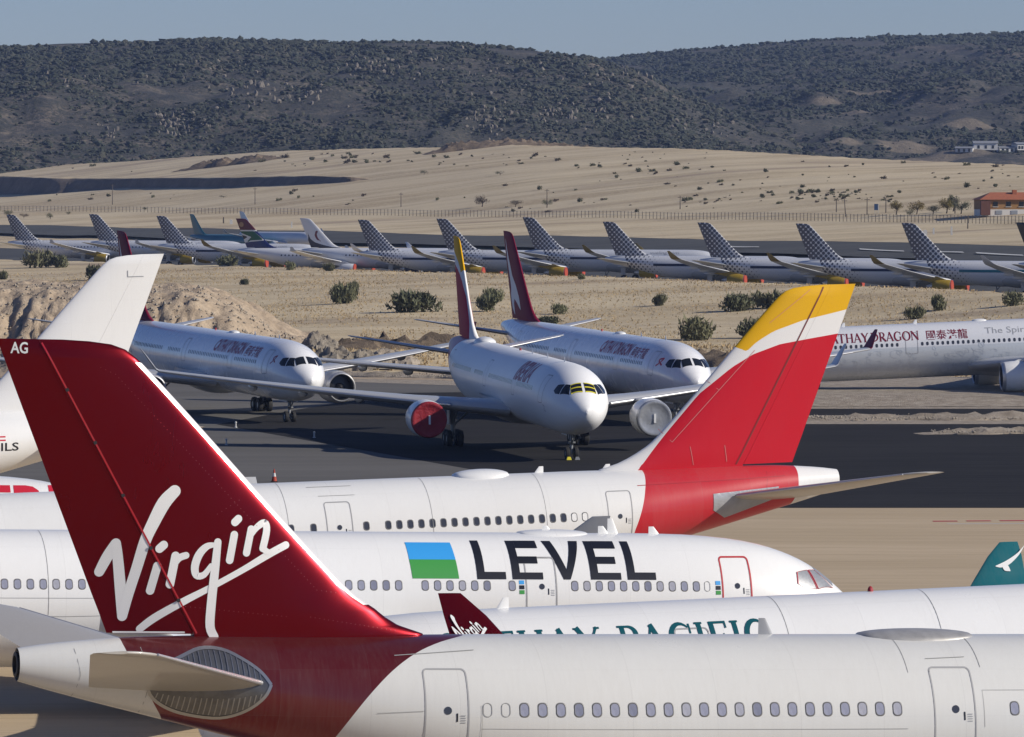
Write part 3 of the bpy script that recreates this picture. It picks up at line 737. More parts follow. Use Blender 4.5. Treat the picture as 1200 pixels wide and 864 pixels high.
class Airliner:
    def __init__(s, name, label, L=63.69, kind='wide', loc=(0, 0, 0), yaw=0.0, pitch=R(1.3), cat='airliner', group=None):
        s.L = L; s.kind = kind
        s.k = 1.0 if kind == 'wide' else .705
        s.zc = 4.65 if kind == 'wide' else 3.72
        s.stm = (L * .5 + .3 if kind == 'wide' else 17.7)
        s.Rr = 2.82 * s.k; s.kf = 1.0 if kind == 'wide' else .672
        s.root = empty(name, loc, yaw, pitch if kind == 'wide' else 0.0)
        tag(s.root, label, cat, group)
        s.pitch = pitch if kind == 'wide' else 0.0
        s._c = {}; s.fin_dx = 0.0; s.te_dx = 0.0; s.deflect = 0.0
    # --- skin
    def sec(s, st):
        q = round(st, 4)
        if q in s._c: return s._c[q]
        k = s.k; t = s.L - st
        if st < 9.5 * k: r = tuple(pc(st / k, NOSE, c) * k for c in (1, 2, 3))
        elif t < 19.7 * k: r = tuple(pc(t / k, TAIL, c) * k for c in (1, 2, 3))
        else: r = (2.82 * k, -2.82 * k, 2.82 * k)
        s._c[q] = r; return r
    def surf(s, st, phi, side=1, off=0.0):
        top, bot, hw = s.sec(st); zc, hh = (top + bot) / 2, (top - bot) / 2
        c, n = math.cos(phi), math.sin(phi)
        nx, nz = c / max(hw, .01), n / max(hh, .01); l = math.hypot(nx, nz)
        return Vector((s.stm - st, side * (hw * c + off * nx / l), s.zc + zc + hh * n + off * nz / l))
    def side(s, side):
        def mp(st, z, off):
            top, bot, hw = s.sec(st); zc, hh = (top + bot) / 2, (top - bot) / 2
            return s.surf(st, math.asin(max(-1, min(1, (z - zc) / hh))), side, off)
        return mp
    def fuselage(s, mat, zones=(), n=48, step=.8, fine=None, name='fuselage'):
        k = s.k; sts = [x * k for x in (0, .05, .15, .27, .4, .6, .8, 1.1, 1.4, 1.75, 2.1, 2.45, 2.8, 3.2, 3.6, 4.1, 4.6, 5.3, 6, 7, 8, 9)]
        x = 9.6 * k
        end = s.L - 19.7 * k
        while x < end: sts.append(x); x += step * 2
        t = 19.7 * k
        while t > .01: sts.append(s.L - t); t -= (step * .7)
        sts += [s.L - .001]
        if fine:
            a, b, d = fine; sts = [q for q in sts if not (a < q < b)] + list(np.arange(a, b, d)); sts.sort()
        v = []; raw = []
        for st in sts:
            for j in range(n):
                p = s.surf(st, 2 * math.pi * j / n); v.append(p); raw.append((s.L - st, p.z - s.zc))
        f = [(i * n + j, (i + 1) * n + j, (i + 1) * n + (j + 1) % n, i * n + (j + 1) % n) for i in range(len(sts) - 1) for j in range(n)]
        f = [q[::-1] for q in f]
        f.append(tuple(range(n))); 
        o = mesh(name, v, f, mat, s.root, smooth=60); s.fus = o
        for a, poly in zones: add_attr(o, a, sdf(raw, poly))
        mb = MB(); p = s.surf(s.L - .001, 0); top, bot, hw = s.sec(s.L)
        mb.lathe([(.02, hw * .80), (-.06, hw * .82), (-.07, hw * .6), (.25 * k, hw * .5), (.27 * k, .01)], (s.stm - s.L, 0, s.zc + (top + bot) / 2), 20)
        mb.build('exhaust_pipe', M['dark'], s.root, 40)
        return o
    # --- lifting surfaces
    def loft(s, name, secs, mat, parent, n=14, f0=0.0, f1=1.0, gap=True):
        v = []; fr = [f0 + (f1 - f0) * (1 - math.cos(math.pi * i / n)) / 2 if f0 == 0 and f1 == 1 else f0 + (f1 - f0) * (i / n) ** (1.6 if f0 == 0 else 1) for i in range(n + 1)]
        for le, c, tm, td in secs:
            le = Vector(le); td = Vector(td)
            up = [le + Vector((-c * f, 0, 0)) + td * (tm * naca(f)) for f in fr]; lo = [le + Vector((-c * f, 0, 0)) - td * (tm * naca(f)) for f in fr]
            v += up + lo[::-1]
        m = 2 * (n + 1)
        f = [(i * m + j, i * m + (j + 1) % m, (i + 1) * m + (j + 1) % m, (i + 1) * m + j) for i in range(len(secs) - 1) for j in range(m)]
        f += [tuple(range(m - 1, -1, -1)), tuple(range((len(secs) - 1) * m, len(secs) * m))]
        me = bpy.data.meshes.new(name); me.from_pydata([tuple(p) for p in v], [], f)
        bm = bmesh.new(); bm.from_mesh(me); bmesh.ops.remove_doubles(bm, verts=bm.verts[:], dist=.0008); bmesh.ops.recalc_face_normals(bm, faces=bm.faces[:]); bm.to_mesh(me); bm.free()
        return link(name, me, mat, parent, 35)
    def fin_row(s, z):
        k = s.kf; zz = z / k
        le = (pc(zz, FIN, 1) + (s.fin_dx * (1 - .8 * max(0, 1 - max(0, zz) / .8)) if s.fin_dx else 0)) * k; te = (pc(zz, FIN, 2) + s.te_dx) * k
        hinge = (5.3 + (.46 - 5.3) * max(0, zz) / 8.68 + s.te_dx * .8) * k
        c = le - te; tm = min(.098 * c, .84 * k) * (1.0 if zz < 8.3 else max(.25, 1 - (zz - 8.3) * 1.8))
        return le, te, hinge, tm
    def fin_map(s, side):
        def mp(t, z, off):
            le, te, hg, tm = s.fin_row(z); f = (le - t) / (le - te)
            return Vector((s.stm - (s.L - t), side * (tm * naca(min(1, max(0, f))) + off) + (min(0, t - hg) * math.tan(s.deflect)), s.zc + 2.82 * s.k + z))
        return mp
    def fin(s, mat, zones=(), rudder_mat=None, deflect=0.0, nz=34, n=26):
        s.deflect = deflect; k = s.kf; zs = sorted(set([-.8 * k, .03] + [8.70 * k * i / nz for i in range(nz + 1)] + [r[0] * k for r in FIN]))
        def secs(a, b):
            out = []
            for z in zs:
                if a == 'r' and z < .02: continue
                le, te, hg, tm = s.fin_row(z); out.append((z, le, te, hg, tm))
            return out
        def grid(name, part, mt, parent):
            v = []; raw = []; rows = secs(part, 0)
            for z, le, te, hg, tm in rows:
                c = le - te; fh = (le - hg) / c
                if part == 'f': fr = [fh * (i / n) ** 1.7 for i in range(n + 1)]
                else: fr = [fh + .002 + (1 - fh - .002) * i / (n // 2) for i in range(n // 2 + 1)]
                for sd in (1, -1):
                    for f in (fr if sd == 1 else fr[::-1]):
                        x = s.stm - (s.L - (le - c * f)); y = sd * tm * naca(f) * (.985 if part == 'r' else 1)
                        if part == 'r' and deflect:
                            hx = s.stm - (s.L - hg); dx = min(0, x - hx); y += dx * math.tan(deflect)
                        v.append((x, y, s.zc + 2.82 * s.k + z)); raw.append((le - c * f, z))
            m = len(fr) * 2
            f = [(i * m + j, (i + 1) * m + j, (i + 1) * m + (j + 1) % m, i * m + (j + 1) % m) for i in range(len(rows) - 1) for j in range(m)]
            f += [tuple(range(m)), tuple(range(len(rows) * m - 1, (len(rows) - 1) * m - 1, -1))]
            o = mesh(name, v, f, mt, parent, 50)
            for a, poly in zones: add_attr(o, a, sdf(raw, poly))
            return o
        s.finobj = grid('fin', 'f', mat, s.root); s.rud = grid('rudder', 'r', rudder_mat or mat, s.finobj)
        return s.finobj
    def stab(s, mat, span=9.7, tl=7.5, dz=1.45, lead=True, sides=(1, -1), name='tailplane', sweep=.66, dih=.15):
        k = s.kf if s.kind != 'wide' else 1.0
        for sd in sides:
            secs = []
            for y in (.6, 1.6, 3.5, 6, 8.2, 9.2, 9.6, 9.72):
                q = y * span / 9.7
                c = (5.4 - (y - 1.2) * .435) * (1 if y < 9.3 else (.82 if y < 9.65 else .5)); t = tl - (q - 1.2) * sweep - (0 if y < 9.3 else (.22 if y < 9.65 else .6))
                secs.append((Vector((s.stm - (s.L - t * k), sd * q * k, s.zc + (dz + (q - 1.2) * dih) * k)), c * k, (.080 * c + .01) * k, (0, 0, 1)))
            o = s.loft(name, secs, mat, s.root, 14)
            if lead:
                a, b = secs[1][0], secs[5][0]
                mb = MB(); mb.tube([a + Vector((.012, 0, 0)) + (a - b).normalized() * 0, a.lerp(b, .5) + Vector((.012, 0, 0)), b + Vector((.012, 0, 0))], [.075 * k, .06 * k, .04 * k], 10)
                mb.build('leading_edge', M['lead'], o, 60)
    def wings(s, mat, wl_mat, sides=(1, -1), style='a330', tipz=(.75, .75), wl_zone=None, root_st=None, wl_k=1.0, span_k=1.0):
        W = {}
        wide = s.kind == 'wide'
        st0 = root_st if root_st is not None else ((22.3 - (63.69 - s.L) * .55) if wide else 11.7)
        for sd in sides:
            hs = (29.2 if wide else 16.6) * span_k
            cr, ck, ct = (10.9, 6.9, 2.75) if wide else (6.3, 3.9, 1.65)
            yr, yk = (2.2, 9.6) if wide else (1.6, 6.4)
            sw = .625 if wide else .52
            tz = tipz[0] if sd > 0 else tipz[1]
            if not wide: tz = 1.7
            secs = []; zr = s.zc - (1.75 if wide else 1.25)
            for i in range(13):
                y = yr + (hs - yr) * i / 12
                c = cr + (ck - cr) * (y - yr) / (yk - yr) if y < yk else ck + (ct - ck) * (y - yk) / (hs - yk)
                q = (y - yr) / (hs - yr); z = zr + (tz + (1.75 if wide else 1.25) * .95) * (.72 * q + .28 * q * q)
                tm = c * (.135 - .04 * q)
                secs.append((Vector((s.stm - (st0 + (y - yr) * sw), sd * y, z)), c, tm, (0, 0, 1)))
            w = s.loft('wing', secs, mat, s.root, 18)
            W[sd] = (w, secs)
            mb = MB(); a, b = secs[2][0], secs[11][0]
            mb.tube([p[0] + Vector((.02, 0, 0)) for p in secs[2:12]], [max(.03, .020 * p[1]) for p in secs[2:12]], 8)
            mb.build('leading_edge', M['lead'], w, 60)
            # flap track fairings
            for y in ((8.2, 13.0, 17.5, 21.5) if wide else (5.2, 8.0, 10.8)):
                q = (y - yr) / (hs - yr) * 12; i = int(q); fr = q - i
                le = secs[i][0].lerp(secs[i + 1][0], fr); c = secs[i][1] * (1 - fr) + secs[i + 1][1] * fr
                mb = MB(); L_ = c * .62; kk = (1 if wide else .62)
                mb.lathe([(-t * L_, r * kk * .42) for t, r in ((0, .02), (.08, .42), (.25, .8), (.5, 1), (.75, .7), (.93, .3), (1, .02))], (le.x - c * .5, le.y, le.z - .42 * kk), 12)
                mb.build('flap_fairing', mat, w, 60)
            # winglet
            tip, c, tm, _ = secs[-1]
            if style == 'a330': rows = [(0, 0, 0, c, 1), (.30, .16, .25, c * .93, .9), (.55, .55, .62, c * .80, .85), (1.05, 1.30, 1.35, c * .56, .8), (1.45, 1.85, 2.05, c * .30, .7)]
            elif style == 'sharklet': rows = [(0, 0, 0, c, 1), (.45, .18, .2, c * .9, .9), (.8, .7, .6, c * .75, .85), (.95, 1.3, 1.1, c * .50, .8), (1.05, 1.9, 1.6, c * .28, .7)]
            else: rows = [(0, 0, 0, c, 1), (.08, -.1, .1, c * .7, .8), (.10, .75, .8, c * .3, .6)]
            rows = [(p_ * wl_k, q_ * wl_k, b_ * (1 if wl_k == 1 else 1.12), c_, t_) for p_, q_, b_, c_, t_ in rows]
            ws = []
            for i, (dy, dz, back, cc, tt) in enumerate(rows):
                td = Vector((0, -sd * min(1, dz * 1.1), 1 - min(.6, dz * .3))).normalized() if i else Vector((0, 0, 1))
                ws.append((tip + Vector((-back, sd * (dy + .004), dz)), cc, cc * .085 * tt, td))
            o = s.loft('winglet', ws, wl_mat, w, 12)
            s.wl = getattr(s, 'wl', {}); s.wl[sd] = (o, ws)
        s.W = {**getattr(s, 'W', {}), **W}
    def fairing(s, mat):
        """belly fairing under the wing root"""
        wide = s.kind == 'wide'; k = s.k; st0 = (s.stm - 13 * k) if wide else 10.0
        L_ = 21 * k; v = []; nx, ny = 26, 20
        for i in range(nx + 1):
            t = i / nx; e = max(1e-3, math.sin(math.pi * t)) ** .55
            for j in range(ny + 1):
                a = math.pi + math.pi * j / ny
                y = 3.05 * k * e ** .35 * math.cos(a) * (.6 + .4 * e); z = s.zc - .95 * k + (2.36 * k * e) * math.sin(a) * .98
                v.append((s.stm - (st0 + t * L_), y, z))
        f = [(i * (ny + 1) + j, i * (ny + 1) + j + 1, (i + 1) * (ny + 1) + j + 1, (i + 1) * (ny + 1) + j) for i in range(nx) for j in range(ny)]
        mesh('belly_fairing', v, f, mat, s.root, 60)
    def engine(s, sd, mat, cover=None, y=9.37, lip=None, inlet=None, r=1.5, zoff=-2.35, cover_tag=True):
        wide = s.kind == 'wide'
        if not wide: y, r, zoff = 5.75, 1.02, -2.05
        st = inlet if inlet is not None else ((19.6 - (63.69 - s.L) * .55) if wide else 11.0)
        k = r / 1.5; c = (s.stm - st, sd * y, s.zc + zoff); mb = MB()
        prof = [(-.9, 1.18), (-.35, 1.15), (-.1, 1.22), (0, 1.30), (-.06, 1.40), (-.35, 1.49), (-1.2, 1.56), (-2.4, 1.55), (-3.6, 1.42), (-4.6, 1.22), (-4.65, 1.16), (-3.9, 1.1)]
        mb.lathe([(a * k, b * k) for a, b in prof], c, 36, ms=[1, 1, 2, 2, 2, 0, 0, 0, 0, 0, 1])
        e = mb.build('engine', [mat, M['dark'], lip or M['lead']], s.root, 50)
        mb = MB(); mb.lathe([(a * k, b * k) for a, b in [(-3.5, .95), (-4.6, .86), (-5.6, .62), (-5.65, .5), (-6.3, .12), (-6.4, .01)]], c, 24); mb.build('exhaust_nozzle', M['lead'], e, 50)
        mb = MB(); mb.lathe([(a * k, b * k) for a, b in [(-.88, 1.17), (-.80, .42), (-.45, .22), (-.28, .01)]], c, 30); mb.build('fan', M['fan'], e, 30)
        if cover:
            mb = MB(); mb.lathe([(a * k, b * k) for a, b in [(-.25, 1.5), (.02, 1.42), (.05, 1.32), (.0, 1.2), (-.06, .7), (-.02, .3), (.0, .01)]], c, 32)
            cv = mb.build('engine_cover', cover, e, 40)
            if cover_tag:
                mb = MB(); mb.box((c[0] + .03, c[1] + .02, c[2]), (.05, .16 * k, .75 * k)); mb.build('cover_tag', M['txt_white'], cv)
        # pylon
        if sd in getattr(s, 'W', {}):
            secs = s.W[sd][1]; yr = abs(secs[0][0].y); hs = abs(secs[-1][0].y); q = (y - yr) / (hs - yr) * 12; i = int(q); fr = q - i
            le = secs[i][0].lerp(secs[i + 1][0], fr); ch = secs[i][1]
            w = .22 * k; top = le.z; x0 = c[0] - 1.3 * k; zc = c[2] + 1.5 * k
            v = []
            for yy in (-w, w):
                v += [(x0, c[1] + yy * .4, zc), (le.x + .3, c[1] + yy, top + .12), (le.x - ch * .35, c[1] + yy, top - .05), (le.x - ch * .62, c[1] + yy * .3, top - .5 * k), (c[0] - 4.5 * k, c[1] + yy, c[2] + .8 * k), (x0 - .3, c[1] + yy, zc - .5)]
            f = [(0, 1, 2, 3, 4, 5), (11, 10, 9, 8, 7, 6)] + [(a, (a + 1) % 6 + 6 - 6, 6 + (a + 1) % 6, 6 + a) for a in range(6)]
            mesh('pylon', v, f, mat, e, 40)
        return e
    def gear(s, nose=True, mains=(1, -1), dark=True):
        wide = s.kind == 'wide'; k = 1 if wide else .68
        def wheel(par, x, y, z, r, w):
            mb = MB(); mb.lathe([(-w / 2, r * .45), (-w / 2, r * .82), (-w * .38, r * .97), (0, r), (w * .38, r * .97), (w / 2, r * .82), (w / 2, r * .45)], (x, y, z), 20, axis='y')
            o = mb.build('wheel', M['tyre'], par, 40)
            mb = MB(); mb.lathe([(-w * .42, .01), (-w * .40, r * .46), (w * .40, r * .46), (w * .42, .01)], (x, y, z), 14, axis='y'); mb.build('hub', M['hub'], o, 40)
        for sd in mains:
            y = 5.34 if wide else 3.8; r = .70 if wide else .58
            zt = s.zc - (1.5 if wide else 1.2); mb = MB()
            mb.tube([(-.1, sd * y, zt), (0, sd * y, r + .25)], [.24 * k, .19 * k], 10); mb.tube([(0, sd * y, r + .9), (0, sd * y, r)], .13 * k, 10)
            mb.tube([(0, sd * y, r + 1.0 * k), (.3, sd * (y - 2.3 * k), zt + .1)], .09 * k, 8); mb.tube([(-.1, sd * y, r + 1.2 * k), (2.0 * k, sd * (y - .3), zt)], .07 * k, 8)
            if wide: mb.tube([(-.85, sd * y, r + .05), (.85, sd * y, r + .0)], .13, 8)
            g = mb.build('main_gear', M['strut'], s.root, 50)
            mb = MB(); mb.box((-.1, sd * (y + .38 * k), zt - 1.0 * k), (1.3 * k, .06, 1.9 * k)); mb.build('gear_door', M['wing'], g)
            for x in ((-.80, .80) if wide else (0,)):
                for dy in (-.48 * k, .48 * k): wheel(g, x, sd * y + dy, r, r, .46 * k)
        if nose:
            st = 6.67 if wide else 5.07; x = s.stm - st; r = .525 if wide else .38
            zg = x * math.tan(s.pitch)                      # the nose leg meets the ground of the nose-down parked jet
            zt = s.zc - 2.3 * k; mb = MB()
            mb.tube([(x - .1, 0, zt + .3), (x + .05, 0, zg + r)], [.17 * k, .12 * k], 10); mb.tube([(x + .05, -.5 * k, zg + r), (x + .05, .5 * k, zg + r)], .08, 8)
            mb.tube([(x + .03, 0, zg + r + .6), (x + 1.4 * k, .2, zt + .1)], .06, 8); mb.tube([(x + .03, 0, zg + r + .6), (x + 1.4 * k, -.2, zt + .1)], .06, 8)
            mb.tube([(x + .2, -.28, zg + r + .85), (x + .2, .28, zg + r + .85)], .10, 8)
            g = mb.build('nose_gear', M['strut'], s.root, 50)
            for sd in (-1, 1):
                wheel(g, x + .05, sd * .36 * k, zg + r, r, .32 * k)
                mb = MB(); mb.box((x - .3, sd * .52 * k, zt - .25), (2.2 * k, .05, .62 * k)); mb.build('gear_door', M['white'], g)
    # --- cabin details
    def window_row(s, side, sts, z=.76, mat=None, frame=True, w=.25, h=.38):
        mat = mat or M['pane']; k = 1 if s.kind == 'wide' else .92
        if s.kind != 'wide': z = .55
        top, bot, hw = s.sec(s.L * .4); ph0 = math.asin(z / top)
        pick = random.Random(int(sts[0] * 100)); mat0 = mat
        for st in sts:
            mat = mat0 if mat0 is not M['pane'] else M[pick.choice(('pane', 'pane', 'pane', 'pane_b', 'pane_c'))]
            key = ('win', mat.name, frame); proto = s.__dict__.get(key)
            top, bot, hw = s.sec(st); zc, hh = (top + bot) / 2, (top - bot) / 2
            ph = math.asin((z - zc) / hh); p = s.surf(st, ph, side)
            e = .05; p2 = s.surf(st + e, math.asin(min(1, (z - (s.sec(st + e)[0] + s.sec(st + e)[1]) / 2) / ((s.sec(st + e)[0] - s.sec(st + e)[1]) / 2))), side)
            slope = math.atan2(abs(p.y) - abs(p2.y), e)
            if proto is None:
                # local: x along, z up the skin, y outward; pane slightly sunk in a dark surround with a light rim
                P = rrect(-w / 2, w / 2, -h / 2, h / 2, w * .46, 4); Q = rrect(-w / 2 - .035, w / 2 + .035, -h / 2 - .035, h / 2 + .035, w * .5, 4); n = len(P)
                def skin(a, b, o): return (a, side * (o - b * math.tan(ph0) * 0 - (b * b) / (2 * 2.82 * k)), b)
                v = [skin(a, b, .006) for a, b in P]
                me = bpy.data.meshes.new('window'); me.from_pydata(v, [], [tuple(range(n)) if side < 0 else tuple(range(n - 1, -1, -1))]); me.materials.append(mat)
                me2 = None
                if frame:
                    v = [skin(a, b, .004) for a, b in Q] + [skin(a, b, .016) for a, b in [(x * .985, y * .985) for x, y in rrect(-w / 2 - .012, w / 2 + .012, -h / 2 - .012, h / 2 + .012, w * .5, 4)]] + [skin(a * .97, b * .97, .004) for a, b in P]
                    me2 = bpy.data.meshes.new('window_frame'); me2.from_pydata(v, [], [(i, (i + 1) % n, n + (i + 1) % n, n + i) for i in range(n)] + [(n + i, n + (i + 1) % n, 2 * n + (i + 1) % n, 2 * n + i) for i in range(n)]); me2.materials.append(M['wframe'])
                proto = (me, me2); s.__dict__[key] = proto
            o = bpy.data.objects.new('window', proto[0]); col.objects.link(o); o.parent = s.root
            o.location = p; o.rotation_euler = (side * ph, 0, side * slope)
            if proto[1] is not None:
                q = bpy.data.objects.new('window_frame', proto[1]); col.objects.link(q); q.parent = o
    def door(s, side, st, w=1.25, h=2.15, z=.86, mat=None, lw=.045, detail=True, base=False, plain=False):
        mp = s.side(side); mat = mat or M['seam2']
        P = rrect(st - w / 2, st + w / 2, z - h / 2, z + h / 2, .14)
        d = decal('door', [outline(P, lw)], mp, mat, s.root, .14)
        if detail:
            pcs = [solid([(st + (.12) * math.cos(a) - .02, z - .12 + .12 * math.sin(a)) for a in np.linspace(0, 2 * math.pi, 14)[:-1]])]
            decal('door_window', pcs, mp, M['pane_dark'], d, .2)
            sg = 1 if side < 0 else -1
            decal('door_handle', [ribbon([(st - sg * .30, z - .45), (st - sg * .30, z - .20)], .05, False)], mp, M['txt_black'], d, .2)
            decal('door_placard', [ribbon([(st - sg * .40, z - .48 + .07 * i), (st - sg * .56, z - .48 + .07 * i)], .02, False) for i in range(4)], mp, M['txt_grey'], d, .2)
        if base: decal('door_sill', [ribbon([(st - w * .62, z - h / 2 - .03), (st + w * .62, z - h / 2 - .03)], .10, False)], mp, M['plate'], d, .2)
        return d
    def antenna(s, st, h=.38, mat=None):
        top = s.sec(st)[0]; k = 1 if s.kind == 'wide' else .9
        secs = [(Vector((s.stm - st, 0, s.zc + top - .05)), .50 * k, .05, (0, 1, 0)), (Vector((s.stm - st - .28, 0, s.zc + top + h)), .22 * k, .03, (0, 1, 0))]
        s.loft('antenna', secs, mat or M['txt_white'], s.root, 6)
    def dome(s, st, ln=4.2, w=1.0, h=.38, mat=None):
        """satellite antenna hump on the crown"""
        v = []; nx, ny = 20, 12
        for i in range(nx + 1):
            t = i / nx; e = (max(0, 1 - (2 * t - 1) ** 2)) ** .5
            for j in range(ny + 1):
                a = math.pi * j / ny; y = w * e ** .8 * math.cos(a)
                v.append((s.stm - (st - ln / 2 + ln * t), y, s.zc + math.sqrt(max(0, s.sec(st)[0] ** 2 - y * y)) - .03 + h * e * math.sin(a) ** .7))
        f = [(i * (ny + 1) + j, i * (ny + 1) + j + 1, (i + 1) * (ny + 1) + j + 1, (i + 1) * (ny + 1) + j) for i in range(nx) for j in range(ny)]
        mesh('antenna_dome', v, f, mat or M['white'], s.root, 70)
    def beacon(s, st):
        top = s.sec(st)[0]; mb = MB(); mb.lathe([(-.02, .11), (.08, .10), (.16, .06), (.19, .005)], (s.stm - st, 0, s.zc + top), 12, axis='z'); mb.build('beacon', M['redcover'], s.root, 50)
    def cockpit(s, sides=(1, -1), mat=None, tape=None, foil=None):
        k = s.k
        def ph(st, z): t_, b_, _ = s.sec(st * k); return (st, math.degrees(math.asin(max(-1, min(1, (z * k - (t_ + b_) / 2) / ((t_ - b_) / 2))))))
        A = [[(1.30, 86), (2.20, 87), (2.26, 63), (1.48, 53)], [ph(1.54, .60), ph(2.30, 1.34), ph(2.66, 1.36), ph(2.38, .60)], [ph(2.46, .60), ph(2.74, 1.36), ph(3.34, 1.30), ph(3.40, .84), ph(3.0, .62)]]
        for sd in sides:
            mp = lambda a, b, off, sd=sd: s.surf(a * k, R(b), sd, off)
            for i, P in enumerate(A):
                decal('cockpit_window', [solid(P)], mp, (foil if foil and i > 0 else (mat or M['glass'])), s.root, 4, .25, off=.014)
                if tape and i == 0:
                    decal('window_tape', [outline(P, .0) if False else ribbon(P + [P[0]], .09, False), ribbon([(1.75, 86.5), (1.88, 58)], .10, False)], mp, tape, s.root, 4, .2, off=.03)
                if foil and i > 0: decal('window_tape', [ribbon(P + [P[0]], .04, False)], mp, M['seamred'], s.root, 4, .2, off=.03)

def spot(px, D, L, stm, yaw, ref, z=0.0, pitch=0.0):
    """ground position of the main gear of a jet whose tail end or nose is met at this bearing and distance"""
    X = (px - 600) / FPX * D; d = stm if ref == 'nose' else stm - L
    return (X - d * math.cos(yaw), D - d * math.sin(yaw), z)

def frange(a, b, st=.533): return list(np.arange(a, b, st))

# ------------------------------------------------------------------ the foreground jets
P_DOWN = R(1.3)
# script logo, drawn as pen strokes (arbitrary drawing units, y down)
LOGO = [([(338, 572), (362, 520), (388, 472)], [34, 38, 34]), ([(390, 470), (398, 520), (410, 620), (421, 728)], [34, 36, 38, 34]),
        ([(421, 728), (438, 650), (462, 560), (488, 460), (515, 395), (550, 325), (586, 284)], [34, 36, 37, 40, 44, 48, 42]),
        ([(538, 487), (552, 474)], [30, 30]), ([(532, 548), (511, 636)], [29, 29]),
        ([(594, 512), (577, 612)], [30, 30]), ([(588, 548), (606, 520), (630, 510)], [18, 24, 24]),
        ([(730, 472), (702, 478), (676, 506), (662, 548), (668, 580), (694, 578), (718, 545)], [16, 24, 28, 28, 25, 22, 16]),
        ([(740, 462), (732, 560), (722, 680), (720, 760), (736, 797)], [26, 30, 32, 32, 30]),
        ([(482, 772), (530, 732), (620, 676), (720, 622), (830, 560), (930, 500), (984, 472)], [26, 28, 26, 22, 22, 26, 26]),
        ([(800, 392), (812, 380)], [28, 28]), ([(798, 436), (783, 526)], [27, 27]),
        ([(858, 416), (842, 500)], [26, 26]), ([(850, 450), (876, 412), (906, 394), (914, 420), (900, 484)], [16, 22, 26, 26, 26]), ([(900, 484), (918, 496), (940, 496)], [24, 20, 16])]
def logo_pieces(fn, sc_):
    out = []
    for p, w in LOGO:
        q = smooth_line([(*a, b) for a, b in zip(p, w)], 4)
        out.append(ribbon([fn(x, y) for x, y, _ in q], [b * sc_ for _, _, b in q]))
    return out

M['polish'] = simple('polished_edge', (.82, .78, .75), .35, .3)
M['vred'] = paint('deep_red_metallic', (.175, .0015, .007), rough=.27, metal=.8, dirt=.0, coat=.08)
M['vred_fus'] = paint('white_hull_red_tail', (.66, .66, .63), [('red', (.15, .0012, .006))], rough=.28, dirt=.12, coat=.2, hull=True, zmetal={'red': .55})

